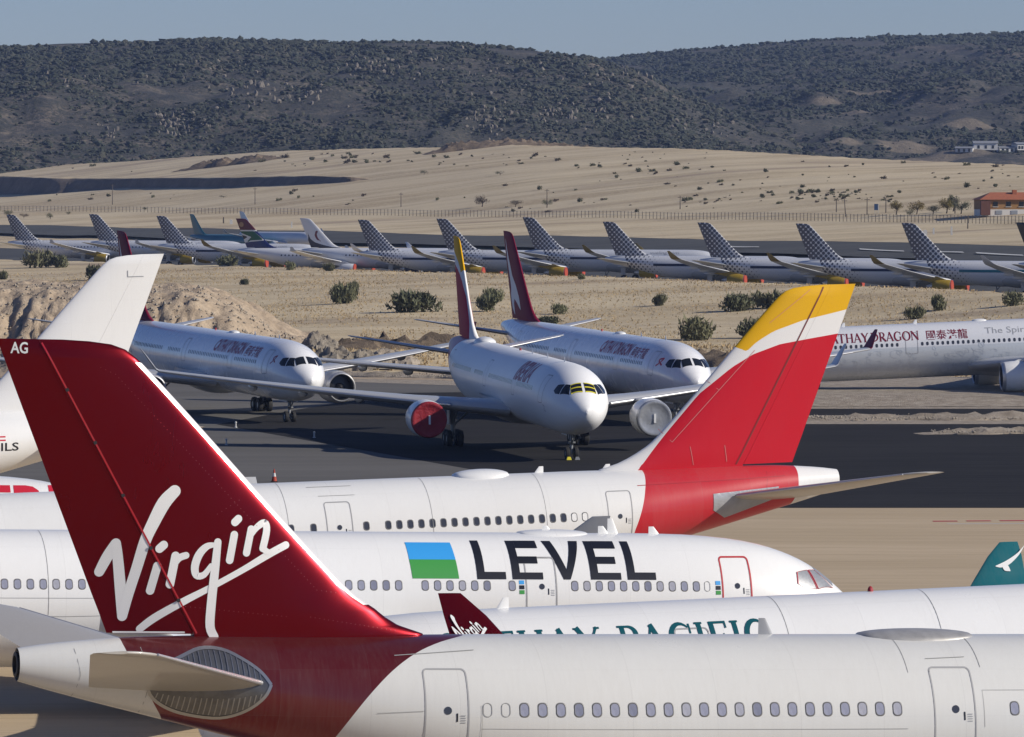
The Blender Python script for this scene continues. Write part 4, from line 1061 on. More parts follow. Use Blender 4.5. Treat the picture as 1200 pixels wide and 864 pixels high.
def foreground_red():
    L = 63.69; yaw = R(17)
    a = Airliner('airliner', 'white airliner with tall dark red fin bearing white script lettering, nearest the camera', L, yaw=yaw, pitch=P_DOWN, group='wide-body airliners in the front rows')
    a.fin_dx = .60; a.zc = 4.95; a.root.location = spot(12, 167.0, L, a.stm, yaw, 'tail')
    red = [(3.0, 3.6), (3.05, 2.6), (3.25, 2.0), (3.6, 1.4), (4.0, .75), (4.6, 0), (5.6, -.6), (6.6, -1.5), (7.2, -2.3), (7.4, -2.75), (8.0, -2.35), (8.55, -1.7), (9.1, -.75), (9.75, .45), (10.5, 1.35), (11.2, 2.0), (11.95, 2.45), (12.8, 2.72), (13.8, 2.9), (13.8, 3.6)]
    red = red[:10] + smooth_line([(7.6, -2.72), (8.5, -1.6), (9.05, -.55), (9.55, .35), (10.15, 1.15), (10.9, 1.85), (11.75, 2.35), (12.7, 2.66), (13.8, 2.84)], 6) + [(14.6, 2.9), (14.6, 3.6)]
    a.fuselage(M['vred_fus'], [('red', red)], n=80, fine=(L - 16, L - 2.4, .22))
    a.fin(M['vred'], deflect=R(-6))
    a.stab(M['stab'], tl=7.3, dz=1.42, dih=.19)
    a.wings(M['wing'], M['vred'], sides=(-1,)); a.wings(M['wing'], M['vred'], sides=(1,), root_st=27.6, tipz=(.0, .0), wl_k=1.34, span_k=.78); a.fairing(M['white'])
    for sd in (1, -1): a.engine(sd, M['white'])
    a.gear()
    mp = a.fin_map(-1)
    zz_ = list(np.linspace(.9, 8.05, 30)); le_ = [a.fin_row(z)[0] for z in zz_]
    for sd_ in (1, -1):
        m2 = a.fin_map(sd_); q_ = [.002, .012, .03, .06, .10, .15, .21]
        mesh('leading_edge', [m2(t - q, z, .010) for t, z in zip(le_, zz_) for q in q_], [(r * 7 + c, r * 7 + c + 1, r * 7 + c + 8, r * 7 + c + 7) for r in range(len(zz_) - 1) for c in range(6)], M['polish'], a.finobj, 180)
    # fin logo: drawing unit -> metres on the fin
    fx = lambda x: (x / 3 - 18) / 38.6 ; fz = lambda y: (743 - (480 + y / 3)) / 39.6 + .02
    decal('fin_lettering', logo_pieces(lambda x, y: (fx(x), fz(y)), 1 / 118), mp, M['txt_white'], a.finobj, .22, .22, off=.014)
    decal('fin_letters', place_text(font_text('AG', bold=.02), -.36, 8.27, .34, .50), mp, M['txt_white'], a.finobj, .2, .2, off=.016)
    # hinge fairing, seams and rivet rows on the fin
    decal('rudder_hinge_strip', [ribbon([(5.36, .05), (.54, 8.6)], .05, False)], mp, paint('hinge_red', (.50, .012, .025), rough=.3, metal=.3), a.finobj, .4, off=.035)
    for q in (.12, .30, .48, .66, .84): decal('hinge_bolt', [solid([(5.36 - 4.82 * q + .06 * math.cos(t), 8.6 * q + .06 * math.sin(t)) for t in np.linspace(0, 6.28, 9)[:-1]])], mp, M['dark'], a.finobj, .4, off=.055)
    sm = simple('rivet_line', (.34, .05, .06), .5)
    dots = []
    for (t0, z0), (t1, z1) in (((2.75, 7.7), (9.0, 1.35)), ((9.0, 1.35), (9.75, 2.0 - .75)), ((8.8, .55), (11.6, .12)), ((5.0, .85), (8.2, .55)), ((5.9, 3.6), (6.7, 4.1)), ((2.3, 7.9), (2.75, 7.7))):
        n = int(math.hypot(t1 - t0, z1 - z0) / .14)
        for i in range(n):
            q = i / n; c = (t0 + (t1 - t0) * q, z0 + (z1 - z0) * q); dots.append(solid([(c[0] - .010, c[1] - .010), (c[0] + .010, c[1] - .010), (c[0] + .010, c[1] + .010), (c[0] - .010, c[1] + .010)]))
    decal('rivet_row', dots, mp, sm, a.finobj, None, off=.012)['kind'] = 'stuff'
    decal('rudder_base_strip', [ribbon([(2.9, .06), (5.0, .08)], .05, False)], mp, M['txt_white'], a.finobj, .4, off=.06)
    sp = a.side(-1)
    up = smooth_line([(7.9 - .0, 1.42), (7.6, 1.8), (7.1, 2.15), (6.55, 2.40), (5.9, 2.42), (5.2, 2.15), (4.2, 1.72)], 4); dn = smooth_line([(4.2, 1.72), (4.4, 1.1), (4.9, .72), (5.6, .50), (6.5, .42), (7.2, .65), (7.7, 1.05), (7.9, 1.42)], 4)
    up = [(x - .62, y + .04) for x, y in up]; dn = [(x - .62, y + .04) for x, y in dn]
    ribs = []
    for i in range(20):
        t = 3.95 + i * .158
        zt = float(np.interp(t, [p[0] for p in up[::-1]], [p[1] for p in up[::-1]])); zb = float(np.interp(t, [p[0] for p in dn], [p[1] for p in dn]))
        ribs.append(ribbon([(t, zt - .06), (t + .05, zt - (zt - 1.4) * .8)], .03, False)); ribs.append(ribbon([(t, zb + .08), (t + .05, zb + (1.3 - zb) * .7)], .035, False))
    s2 = lambda t, z, o: sp(L - t, z, o)
    return a, s2, up, dn, ribs

def finish_red():
    a, s2, up, dn, ribs = foreground_red(); L = a.L
    pl = decal('tailplane_root_plate', [solid(up + dn)], s2, M['plate'], a.root, .15, .3, .02)
    decal('plate_rim', [ribbon(up + dn, .09, False)], s2, simple('bright_rim', (.42, .42, .42), .35, .8), pl, .15, .3, .035)
    decal('plate_rib', ribs, s2, simple('plate_rib_metal', (.34, .34, .34), .32, .8), pl, .2, None, .03)['kind'] = 'stuff'
    t = lambda px: (px - 28) / 38.9
    a.window_row(-1, [L - (14.85 + .563 * i) for i in range(22)] + [L - 30.5 - .563 * i for i in range(12)])
    for q in (13.72, 14.28): decal('window_plug', [outline(rrect(L - q - .13, L - q + .13, .56, .96, .12), .022)], a.side(-1), M['seam'], a.root, .2)
    a.door(-1, L - 12.5, w=1.3, base=True); a.door(-1, L - 28.55, w=1.32, h=2.2)
    seam = [ribbon([(27.2 - (1 - math.cos(q)) * .0 , 2.82 * math.sin(q)) for q in np.linspace(R(89), R(40), 14)], .022, False), ribbon([(29.6, 2.82 * math.sin(q)) for q in np.linspace(R(89), R(44), 14)], .022, False),
            ribbon([(17.8, .18), (24.5, .16)], .014, False), ribbon([(27.0, .16), (24.5, .16)], .014, False), ribbon([(27.9, 2.2), (29.2, 2.25)], .018, False), ribbon([(11.1, 2.3), (13.6, 2.45)], .02, False), ribbon([(10.4, .65), (11.8, .72)], .014, False), ribbon([(9.6, -.9), (12.0, -.85)], .016, False),
            ribbon([(13.55, -.2), (13.55, .9)], .014, False), ribbon([(13.55, .2), (17.8, .18)], .014, False), ribbon([(3.55, 2.5), (3.75, 1.6), (3.6, .55)], .016, False), ribbon([(1.6, 2.44), (1.75, 1.7), (1.6, 1.02)], .014, False), ribbon([(29.5, .2), (29.5, 1.3), (31, 1.3)], .014, False)]
    decal('panel_seam', seam, s2, M['seam'], a.root, .25, .5, .006)['kind'] = 'stuff'
    a.antenna(L - 23.6, .5, M['txt_grey']); a.dome(L - 28.2, 3.9, .9, .22, simple('scuffed_dome', (.42, .41, .39), .42, .35, .3, 3))
    # winglet logo on the far wing (its inner face looks at us)
    o, ws = a.wl[1]
    p0, c0 = ws[2][0], ws[2][1]; p1, c1 = ws[4][0], ws[4][1]
    up_ = (p1 - p0); nrm = Vector((1, 0, 0)).cross(up_).normalized()
    if nrm.y > 0: nrm = -nrm
    def wmap(u, w, off): return p0 + up_ * w + Vector((1, 0, 0)) * u + nrm * (.075 + off)
    decal('winglet_lettering', logo_pieces(lambda x, y: (-1.72 + (x - 330) / 660 * 1.30, -.06 + (800 - y) / 540 * .62), 1.1 / 660), wmap, M['txt_white'], o, None, None, .01)
finish_red()

# --- white airliner with teal lettering, right behind
def teal_jet():
    L = 63.69; yaw = R(197)
    a = Airliner('airliner', 'white airliner with teal serif lettering, half hidden behind the nearest one', L, yaw=yaw, pitch=P_DOWN, group='wide-body airliners in the front rows')
    a.zc = 4.35; a.root.location = spot(232, 198.5, L, a.stm, yaw, 'nose')
    a.fuselage(M['white'], n=64); a.fin(M['teal']); a.stab(M['stab'])
    a.wings(M['wing'], M['teal'], tipz=(.75, .30), root_st=23.6); a.fairing(M['white'])
    for sd in (1, -1): a.engine(sd, M['white'])
    a.gear(); sp = a.side(1)
    for wd_, s0, w_ in (('CATHAY', 8.2, 6.0), ('PACIFIC', 14.9, 5.6)): decal('hull_lettering', place_text(serif_text(wd_), s0, 1.10, 1.05, w_), sp, M['txt_teal'], a.root, .15)
    for st in (6.0, 17.6): a.door(1, st, h=2.2, lw=.05)
    a.window_row(1, frange(7.6, 16.6) + frange(19, 30))
    decal('panel_seam', [ribbon([(s_, 2.82 * math.sin(q)) for q in np.linspace(R(89), R(30), 14)], .022, False) for s_ in (21.2, 31.5, 27)], sp, M['seam'], a.root, .25, .5, .006)['kind'] = 'stuff'
    a.beacon(25.2); a.antenna(11.0)
    o, ws = a.wl[-1]
    p0 = ws[1][0]; p1 = ws[4][0]; up_ = p1 - p0; nrm = Vector((1, 0, 0)).cross(up_).normalized()
    world_n = Matrix.Rotation(yaw, 3, 'Z') @ nrm
    if world_n.y > 0: nrm = -nrm
    mp = lambda u, w, off: p0 + up_ * (w * .92 + .10) + Vector((1, 0, 0)) * ((u + 1.6) * .82 - .90) + nrm * (.09 + off)
    sw = smooth_line([(-2.05, .82, .03), (-2.02, .62, .16), (-1.85, .46, .22), (-1.55, .37, .15), (-1.2, .34, .02)], 4); sw2 = smooth_line([(-1.62, .36, .10), (-1.9, .27, .12), (-2.2, .20, .02)], 4)
    decal('winglet_emblem', [ribbon([(x, y) for x, y, _ in sw], [w for _, _, w in sw]), ribbon([(x, y) for x, y, _ in sw2], [w for _, _, w in sw2])], mp, M['txt_white'], o, None, None, .01)
teal_jet()

# --- LEVEL
def bold_level():
    def poly(*P): return solid(P)
    t = .23; out = []; x = 0
    def Lg(x): return [poly((x, 0), (x, 1), (x + t * 1.1, 1), (x + t * 1.1, 0)), poly((x + t * 1.1, 0), (x + t * 1.1, t * .85), (x + .92, t * .85), (x + .92, 0))]
    def E(x): return [poly((x, 0), (x, 1), (x + t * 1.1, 1), (x + t * 1.1, 0))] + [poly((x + t * 1.1, b), (x + t * 1.1, b + t * .8), (x + w, b + t * .8), (x + w, b)) for b, w in ((0, .98), (.42, .86), (1 - t * .8, .96))]
    def V(x): return [poly((x, 1), (x + t * 1.25, 1), (x + .64, .16), (x + .52, 0), (x + .47, 0)), poly((x + 1.16 - t * 1.25, 1), (x + 1.16, 1), (x + .69, 0), (x + .53, 0), (x + .53, .10))]
    out += Lg(0); out += E(1.12); out += V(2.28); out += E(3.62); out += Lg(4.80); return out, 5.72
def level_jet():
    L = 58.82; yaw = R(16)
    a = Airliner('airliner', 'white airliner with black block lettering and a blue and green flag square', L, yaw=yaw, pitch=P_DOWN, group='wide-body airliners in the front rows')
    a.root.location = spot(1003, 243.0, L, a.stm, yaw, 'nose')
    a.fuselage(M['white'], n=64); a.fin(M['white']); a.stab(M['stab'])
    a.wings(M['white'], M['white']); a.fairing(M['white'])
    for sd in (1, -1): a.engine(sd, M['white'])
    a.gear(); sp = a.side(-1)
    S = lambda px: (1003 - px + 27) / 26.85
    bl = place_text(bold_level(), S(556), 1.02, 1.52, S(556) - S(765), flip=-1); k0 = 0
    for n_ in (2, 4, 2, 4, 2): decal('letter', bl[k0:k0 + n_], sp, M['txt_black'], a.root, .13, None, .012); k0 += n_
    f0, f1 = S(480), S(535)
    decal('flag_blue', [solid([(f0, 1.80), (f0, 2.46), (f1 + .1, 2.46), (f1 + .05, 1.80)])], sp, M['txt_blue'], a.root, .12)
    decal('flag_green', [solid([(f0 - .05, 1.04), (f0, 1.798), (f1 + .05, 1.798), (f1, 1.04)])], sp, M['txt_green'], a.root, .12)
    a.door(-1, S(630), w=1.30, h=2.1, z=.85, lw=.06, base=True); a.door(-1, S(861), w=1.3, h=2.1, z=.9, mat=M['seamred'], lw=.07)
    w = [S(812) + .533 * i for i in range(11)] + [S(596)] + [S(567) + .533 * i for i in range(6)] + [S(465) + .533 * i for i in range(42)]
    a.window_row(-1, w)
    decal('window_plug', [outline(rrect(S(825) - .12, S(825) + .12, .56, .96, .11), .022)], sp, M['seam'], a.root, .2)
    for px in (607, 838):
        for i, m_ in enumerate((M['txt_green'], M['txt_black'], M['txt_blue'])):
            decal('door_sticker', [solid([(S(px) - .11, .42 + .2 * i), (S(px) + .11, .42 + .2 * i), (S(px) + .11, .58 + .2 * i), (S(px) - .11, .58 + .2 * i)])], sp, m_, a.root, .2)
    a.cockpit(foil=M['foil'], mat=M['foil'])
    for px in (730, 790, 664): a.antenna(S(px), .3)
    a.antenna(S(741), .62)
    a.dome(S(662), 3.2, .8, .18, M['white'])
    decal('panel_seam', [ribbon([(s_, 2.82 * math.sin(q)) for q in np.linspace(R(85), R(-10), 14)], .02, False) for s_ in (S(12), S(70), S(330))] + [ribbon([(S(330), .2), (S(10), .2)], .014, False), ribbon([(S(150), -.5), (S(90), -.55), (S(10), -.55)], .014, False)], sp, M['seam'], a.root, .25, .5, .006)['kind'] = 'stuff'
    return a
level_jet()

# --- red and yellow tail
IB_Y = [(4.62, 5.55), (4.1, 6.0), (3.2, 6.5), (1.6, 7.0), (.3, 7.25), (-1.2, 7.55), (-1.2, 10), (6, 10), (8, 7)]
IB_R = [(11.6, -.9), (10.35, 0.0), (9.7, .75), (8.7, 1.85), (7.1, 3.55), (5.4, 4.8), (4.3, 5.4), (2.9, 5.85), (1.5, 6.05), (-.4, 6.3), (-1.5, 6.4), (-1.5, -1.5), (9.5, -1.5)]
M['ib_fin'] = paint('red_white_yellow_fin', (.76, .75, .73), [('red', (.52, .006, .020)), ('yel', (.72, .40, .006))], rough=.38, dirt=.03, coat=.05, spec=.25)
M['ib_fus'] = paint('white_hull_red_rear', (.76, .76, .74), [('red', (.50, .006, .020))], rough=.32, dirt=.08, coat=.15, hull=True, spec=.35)
IB_RED = [(2.25, 3.3), (2.25, 2.4), (2.3, 1.6), (2.6, .6), (4, -.3), (6.4, -1.2), (8.2, -1.9), (9.5, -2.4), (11.4, -1.0), (11.2, 0), (10.85, 1.0), (10.55, 1.9), (10.2, 2.8), (10.2, 3.3)]
def iberia_tail():
    L = 63.69; yaw = R(197)
    a = Airliner('airliner', 'white airliner with a large red, white and yellow fin, nose to the left', L, yaw=yaw, pitch=P_DOWN, group='wide-body airliners in the front rows')
    a.te_dx = -.45; a.root.location = spot(984, 280, L, a.stm, yaw, 'tail')
    a.fuselage(M['ib_fus'], [('red', IB_RED)], n=64, fine=(L - 13, L - 1.9, .25)); a.fin(M['ib_fin'], [('red', IB_R), ('yel', IB_Y)], deflect=0)
    a.stab(M['stab'], span=10.2, tl=6.1, dz=1.35, sweep=.70, sides=(1,)); a.stab(M['stab'], span=10.2, tl=6.1, dz=1.2, sweep=.70, sides=(-1,), dih=.02); a.wings(M['wing'], M['wing'], tipz=(.9, -.4)); a.fairing(M['white'])
    for sd in (1, -1): a.engine(sd, M['white'])
    a.gear(); sp = a.side(1); s2 = lambda t, z, o: sp(L - t, z, o); mp = a.fin_map(1)
    a.window_row(1, [L - (14.95 + .548 * i) for i in range(17)] + [L - 24.8, L - 27.4] + [L - 28.5 - .548 * i for i in range(30)], mat=M['pane_dark'])
    a.window_row(1, [L - 13.85, L - 14.4], mat=M['white'])
    a.door(1, L - 12.0, z=.82); a.door(1, L - 26.1, h=2.1)
    decal('tailplane_root_plate', [solid([(7.0, 1.55), (3.4, 1.75), (3.5, 1.2), (6.3, .35), (7.0, .75)])], s2, M['greycover'], a.root, .2, .5, .02)
    decal('rudder_seam', [ribbon([(5.3, .05), (.5, 8.6)], .06, False)], mp, simple('seam_dark_red', (.16, .02, .02), .6), a.finobj, .4, off=.02)
    decal('fin_seam', [ribbon([(8.6, 1.25), (4.2, 5.6)], .028, False), ribbon([(8.6, 1.25), (9.2, 1.9)], .028, False), ribbon([(6.1, 3.7), (6.7, 4.2)], .028, False), ribbon([(7.7, 1.0), (7.55, .1)], .028, False), ribbon([(5.9, 1.0), (5.8, .2)], .03, False), ribbon([(3.4, 6.9), (1.2, 8.5)], .02, False)], mp, simple('seam_pale_red', (.55, .20, .19), .5), a.finobj, .4, off=.012)
    decal('hull_seam', [ribbon([(10.9, 2.1), (5.5, 2.18), (3.0, 2.25)], .03, False), ribbon([(3.9, 2.5), (4.1, 1.5), (3.9, .6)], .025, False)], s2, simple('seam_red', (.36, .02, .03), .5), a.root, .3, .4, .008)
    decal('panel_seam', [ribbon([(s_, 2.82 * math.sin(q)) for q in np.linspace(R(85), R(0), 14)], .02, False) for s_ in (15.8, 21.5, 28.6)] + [ribbon([(25.1, 2.2), (26.9, 2.2)], .02, False), ribbon([(25.1, 2.6), (27.3, 2.6)], .016, False)], s2, M['seam'], a.root, .25, .5, .006)['kind'] = 'stuff'
    a.dome(L - 18.3, 2.9, .95, .32); a.antenna(L - 12.2, .3); a.antenna(L - 15.6, .3); a.antenna(L - 10.4, .62)
    a.beacon(L - 31.8)
    a.window_row(1, [L - 31.0], z=.9, mat=M['redcover'])
iberia_tail()

# --- white fin at left and the red-lettered hull in front of it
def white_fin():
    L = 75.3; yaw = R(197)
    a = Airliner('airliner', 'plain white airliner at left edge with tall bare white fin', L, yaw=yaw, pitch=P_DOWN, group='wide-body airliners in the front rows')
    a.zc = 4.1; a.kf = 1.11; a.root.location = spot(184, 363, L, a.stm, yaw, 'tail')
    a.fuselage(M['white'], n=56); a.fin(M['white'], deflect=0); a.stab(M['stab'], span=11.6, tl=8.0, dz=.45, sweep=.66, dih=.14); a.fairing(M['white']); a.gear()
    sp = a.side(1)
    decal('registration', place_text(font_text('EC-ILS', bold=.012), L - 12.1, .36, .52, 2.75), sp, M['txt_black'], a.root, .2)
    decal('hull_stripe', [ribbon([(L - 10.2, 1.04), (L - 12.4, 1.04)], .09, False), ribbon([(L - 10.2, 1.26), (L - 12.4, 1.26)], .09, False)], sp, M['txt_red'], a.root, .2)
    mp = a.fin_map(1)
    decal('fin_seam', [ribbon([(.55, 8.25), (1.6, 8.25)], .05, False), ribbon([(1.6, 8.25), (1.6, 8.65)], .05, False)], mp, M['txt_grey'], a.finobj, .4, off=.02)
white_fin()
def red_letters():
    L = 63.69; yaw = R(11)
    a = Airliner('airliner', 'white airliner at left edge showing part of its big red lettering', L, yaw=yaw, pitch=P_DOWN, group='wide-body airliners in the front rows')
    a.root.location = spot(165, 293, L, a.stm, yaw, 'nose')
    a.fuselage(M['white'], n=56); a.fin(M['ib_fin'], [('red', IB_R), ('yel', IB_Y)]); a.stab(M['stab']); a.fairing(M['white']); a.gear(); a.cockpit()
    decal('hull_lettering', place_text(font_text('IBERIA', bold=.03), 4.8 + 6.1, .62, 1.75, 8.6, flip=-1), a.side(-1), M['txt_red'], a.root, .15)
    a.window_row(-1, frange(7, 30))
red_letters()

# ------------------------------------------------------------------ the nose-on jets in the middle
DRG = (.165, .008, .030)
M['dr_fus'] = paint('pearl_white_hull', (.84, .84, .84), rough=.24, dirt=.06, coat=.5, hull=True)
SW = [(7.0, .9), (6.2, 2.2), (4.8, 3.4), (3.3, 4.3), (1.2, 6.6), (.2, 8.2), (.9, 6.0), (2.0, 4.2), (2.6, 3.2), (2.4, 2.2), (3.2, 1.0), (4.4, .3), (3.9, 1.5), (4.2, 2.0), (5.4, 1.6)]
GOLD_GLINT = [(1.9, 0), (.7, 2.6), (-.2, 5.0), (-.9, 6.6), (-1.6, 8.6), (-1.6, -1), (2.5, -1)]  # gold reflection along the rudder, painted into the fin colour
M['dr_fin'] = paint('maroon_fin_with_brush_emblem', DRG, [('gold_glint', (.30, .165, .045)), ('sw', (.70, .70, .68))], rough=.5, dirt=.0, coat=.0, spec=.08)
M['dr_tip'] = paint('maroon_winglet', DRG, rough=.45, dirt=.0, coat=.0, spec=.15)
M['dr_low'] = paint('silver_grey_lower_hull', (.70, .71, .73), [('low', (.54, .57, .60))], rough=.25, dirt=.08, coat=.5)

def dragon(label, yaw, px, D, ref='nose', both=True, cover=None, tz=(1.1, 1.1), pitch=R(1.0), side=-1, zones=False, spk=1.0):
    L = 63.69
    a = Airliner('airliner', label, L, yaw=yaw, pitch=pitch, group='wide-body airliners on the dark apron'); a.zc = 5.25 if side < 0 else 4.65
    a.root.location = spot(px, D, L, a.stm, yaw, ref)
    if zones: a.fuselage(M['dr_low'], [('low', [(-1, -4), (70, -4), (70, .45), (-1, .45)])], n=56)
    else: a.fuselage(M['dr_fus'], n=56)
    a.fin(M['dr_fin'], [('gold_glint', GOLD_GLINT), ('sw', SW)]); a.stab(M['wing'], dz=1.4)
    a.wings(M['wing'], M['dr_tip'], tipz=tz, span_k=spk); a.fairing(M['silver'])
    for sd in (1, -1): a.engine(sd, M['silver'] if side < 0 else M['white'], cover=cover, inlet=None if side < 0 else 24.6, zoff=-2.35 if side < 0 else -2.75)
    a.gear(); a.cockpit()
    fl = -1 if side < 0 else 1
    sp = a.side(side)
    def tx(p, st, z, h, w): return place_text(p, st, z, h, w, flip=fl)
    s0 = 22.6 if side < 0 else 7.4
    dr = lambda d: s0 + fl * d
    tm_ = M['txt_maroon'] if side < 0 else M['txt_dkred']; bo = .07 if side < 0 else .02; hz = 1.12 if side < 0 else .92
    sx_ = (lambda w_: font_text(w_, bold=.035)) if side < 0 else (lambda w_: serif_text(w_, .06, bo))
    decal('hull_lettering', tx(sx_('CATHAY'), dr(0), 1.16, hz, 4.4 if side < 0 else 4.7), sp, tm_, a.root, .15); decal('hull_lettering', tx(sx_('DRAGON'), dr(4.6 if side < 0 else 4.95), 1.16, hz, 4.7 if side < 0 else 5.0), sp, tm_, a.root, .15)
    try: decal('hull_lettering', tx(font_text('國泰港龍', bold=.01), dr(9.9 if side < 0 else 10.7), 1.12, .98, 4.3), sp, tm_, a.root, .15)
    except Exception as e: print('no glyphs', e)
    a.window_row(side, frange(8.6, 15.4) + frange(17.6, 30) + frange(33, 37) + frange(39, 49), mat=M['pane_dark'], frame=False, w=.27, h=.40)
    for st in (6.0, 16.5, 31.5, 50.9): a.door(side, st, h=2.15, lw=.06, detail=False)
    a.antenna(9.5); a.antenna(17); a.dome(24, 1.6, .5, .22); a.beacon(30)
    return a
a = dragon('white airliner with maroon lettering at left behind the red fin, nose to the right', R(-70), 365, 519)
decal('nose_emblem', [ribbon([(p[0] / 1, p[1]) for p in smooth_line([(4.9, .75), (4.6, 1.0), (4.7, 1.3), (4.3, 1.45), (4.45, 1.1), (4.2, .9)], 4)], .12)], a.side(-1), M['txt_maroon'], a.root, .2)
a = dragon('white airliner with maroon lettering parked behind the nose-on airliner with taped windscreen', R(-74), 818, 514, tz=(.45, .45), spk=1.055)
decal('nose_emblem', [ribbon([(p[0] / 1, p[1]) for p in smooth_line([(4.95, .70), (4.5, .95), (4.75, 1.25), (4.1, 1.35), (4.35, 1.0), (4.0, .8)], 4)], .16)], a.side(-1), M['txt_red'], a.root, .2)

def nose_on():
    L = 63.69; yaw = R(-80)
    a = Airliner('airliner', 'white nose-on airliner with red engine cover and yellow taped windscreen', L, yaw=yaw, pitch=R(1.0), group='wide-body airliners on the dark apron'); a.zc = 5.3
    a.root.location = spot(688, 446, L, a.stm, yaw, 'nose')
    a.fuselage(paint('white_hull_shaded_red_rear', (.85, .85, .84), [('red', (.34, .012, .05))], rough=.32, dirt=.06, coat=.08, hull=True, spec=.25), [('red', IB_RED)], n=64, fine=(L - 13, L - 1.9, .3))  # rear red darkened towards purple: the side's shade is put into the colour
    a.fin(paint('matt_shaded_tricolour_fin', (.74, .73, .71), [('red', (.42, .012, .05)), ('yel', (.66, .36, .006))], rough=.55, dirt=.0, coat=.0, spec=.06), [('red', IB_R), ('yel', IB_Y)]); a.stab(M['wing'], dz=1.4)  # same fin livery in duller tones, with its shade painted in
    a.wings(M['wing'], M['wing'], tipz=(.95, .85)); a.fairing(M['silver'])
    a.engine(-1, M['white'], cover=M['redcover']); a.engine(1, M['white'], cover=M['greycover']); a.gear(); a.cockpit(tape=M['tapeY'])
    sp = a.side(-1)
    decal('hull_lettering', place_text(font_text('IBERIA', shear=.12, bold=.03), 18.6, 1.0, 1.5, 6.8, flip=-1), sp, M['txt_maroon'], a.root, .15)  # red lettering done in maroon, so its colour carries the shade
    a.window_row(-1, frange(9.5, 16.5) + frange(19, 30) + frange(33, 37) + frange(39, 49), mat=M['pane_dark'], frame=False, w=.27, h=.40)
    for st in (6.0, 17.8, 31.5, 50.9): a.door(-1, st, h=2.15, lw=.06, detail=False)
    a.antenna(9.5); a.antenna(17); a.dome(47.5, 2.9, .95, .42); a.beacon(30); a.antenna(24)
    decal('nose_emblem', [ribbon([(p[0], p[1]) for p in smooth_line([(5.1, -.35), (4.8, -.5), (4.95, -.75), (4.6, -.85)], 4)], .06)], sp, M['txt_grey'], a.root, .2)
    # wheel chocks
    xg = a.stm - 6.67
    for sd in (-1, 1):
        mb = MB(); mb.box((0, 0, .12), (.34, .40, .24), taper=.6); c = mb.build('wheel_chock', M['tapeY'] if sd < 0 else M['strut'], None)
        loc = a.root.matrix_basis @ Vector((0, 0, 0)); ca, sa = math.cos(yaw), math.sin(yaw); X, Y = xg + .75, sd * .34
        c.location = (a.root.location.x + X * ca - Y * sa, a.root.location.y + X * sa + Y * ca, .036); c.rotation_euler.z = yaw
        tag(c, 'yellow wheel chock at the nose wheel of the nose-on airliner' if sd < 0 else 'grey wheel chock at the nose wheel of the nose-on airliner', 'chock')
nose_on()

tag(height_mesh('gravel_platform', 24, 300, 562, 650, 140, 44, lambda X, Y: .05 + .78 * sstep(24, 30, X) * sstep(562, 572, Y) * (1 - sstep(625, 650, Y)) + .05 * fbm(X * .5, Y * .5, 3), M['gravel']), kind='structure')
a = dragon('white airliner with grey lower hull and large maroon lettering, cut by the right edge', R(184), 881, 588, side=1, zones=True, pitch=R(2.4)); a.root.location.z = .80
decal('hull_lettering', place_text(font_text('The Spirit of Hong Kong'), 24.2, 1.30, .82, 12), a.side(1), M['txt_grey'], a.root, .15)
pcs = []; rn = random.Random(5)
for i in range(46):
    c = (rn.uniform(8.5, 30), rn.uniform(-1.6, .25)); r = rn.uniform(.25, .6)
    pcs.append(ribbon(arc(c[0], c[1], r, r * .75, rn.uniform(0, 360), rn.uniform(380, 600), 16), .05, False)); pcs.append(ribbon(arc(c[0] + r * .8, c[1] + r * .3, r * .5, r * .45, rn.uniform(0, 180), rn.uniform(260, 420), 12), .05, False))
decal('hull_pattern', pcs, a.side(1), simple('pattern_pale', (.56, .59, .62), .3), a.root, .3, None, .008)['kind'] = 'stuff'

# ------------------------------------------------------------------ the row of small jets at the back
def dots_mat(name, tail_x, base_z, fin=False):
    m, nt, b = new_mat(name)
    tc = nd(nt, 'ShaderNodeTexCoord'); sx = nd(nt, 'ShaderNodeSeparateXYZ'); nt.links.new(tc.outputs['Object'], sx.inputs[0])
    x, z = sx.outputs['X'], sx.outputs['Z']; g = .60
    u = mth(nt, 'DIVIDE', mth(nt, 'ADD', x, z), g * 1.414); v = mth(nt, 'DIVIDE', mth(nt, 'SUBTRACT', z, x), g * 1.414)
    fu = mth(nt, 'SUBTRACT', mth(nt, 'FRACT', u), .5); fv = mth(nt, 'SUBTRACT', mth(nt, 'FRACT', v), .5)
    d = mth(nt, 'SQRT', mth(nt, 'ADD', mth(nt, 'MULTIPLY', fu, fu), mth(nt, 'MULTIPLY', fv, fv)))
    # q: distance ahead of the sloping trailing edge
    q = mth(nt, 'ADD', mth(nt, 'SUBTRACT', x, tail_x), mth(nt, 'MULTIPLY', mth(nt, 'SUBTRACT', z, base_z), .40))
    mr = nd(nt, 'ShaderNodeMapRange'); nt.links.new(q, mr.inputs[0])
    for i, val in enumerate((.0, 6.0 if fin else 8.6, .56, .33 if fin else .04)): mr.inputs[i + 1].default_value = val
    msk = mth(nt, 'LESS_THAN', d, mr.outputs[0])
    if not fin:  # the pattern only covers the rear hull
        msk = mth(nt, 'MULTIPLY', msk, mth(nt, 'GREATER_THAN', mth(nt, 'SUBTRACT', q, 2.0), 0))
    nt.links.new(mix(nt, msk, (.58, .59, .61), (.070, .074, .100)), b.inputs['Base Color'])
    b.inputs['Roughness'].default_value = .35; b.inputs['Coat Weight'].default_value = .3
    return m
NL = 37.57
M['dot_fin'] = dots_mat('dotted_fin', 17.7 - NL + 1.6, 5.7, True); M['dot_hull'] = dots_mat('dotted_rear_hull', 17.7 - NL + 1.6, 5.7)
M['white2'] = paint('white_paint_dusty', (.66, .67, .69), rough=.32, dirt=.12)
GRP = 'small airliners in the back row'

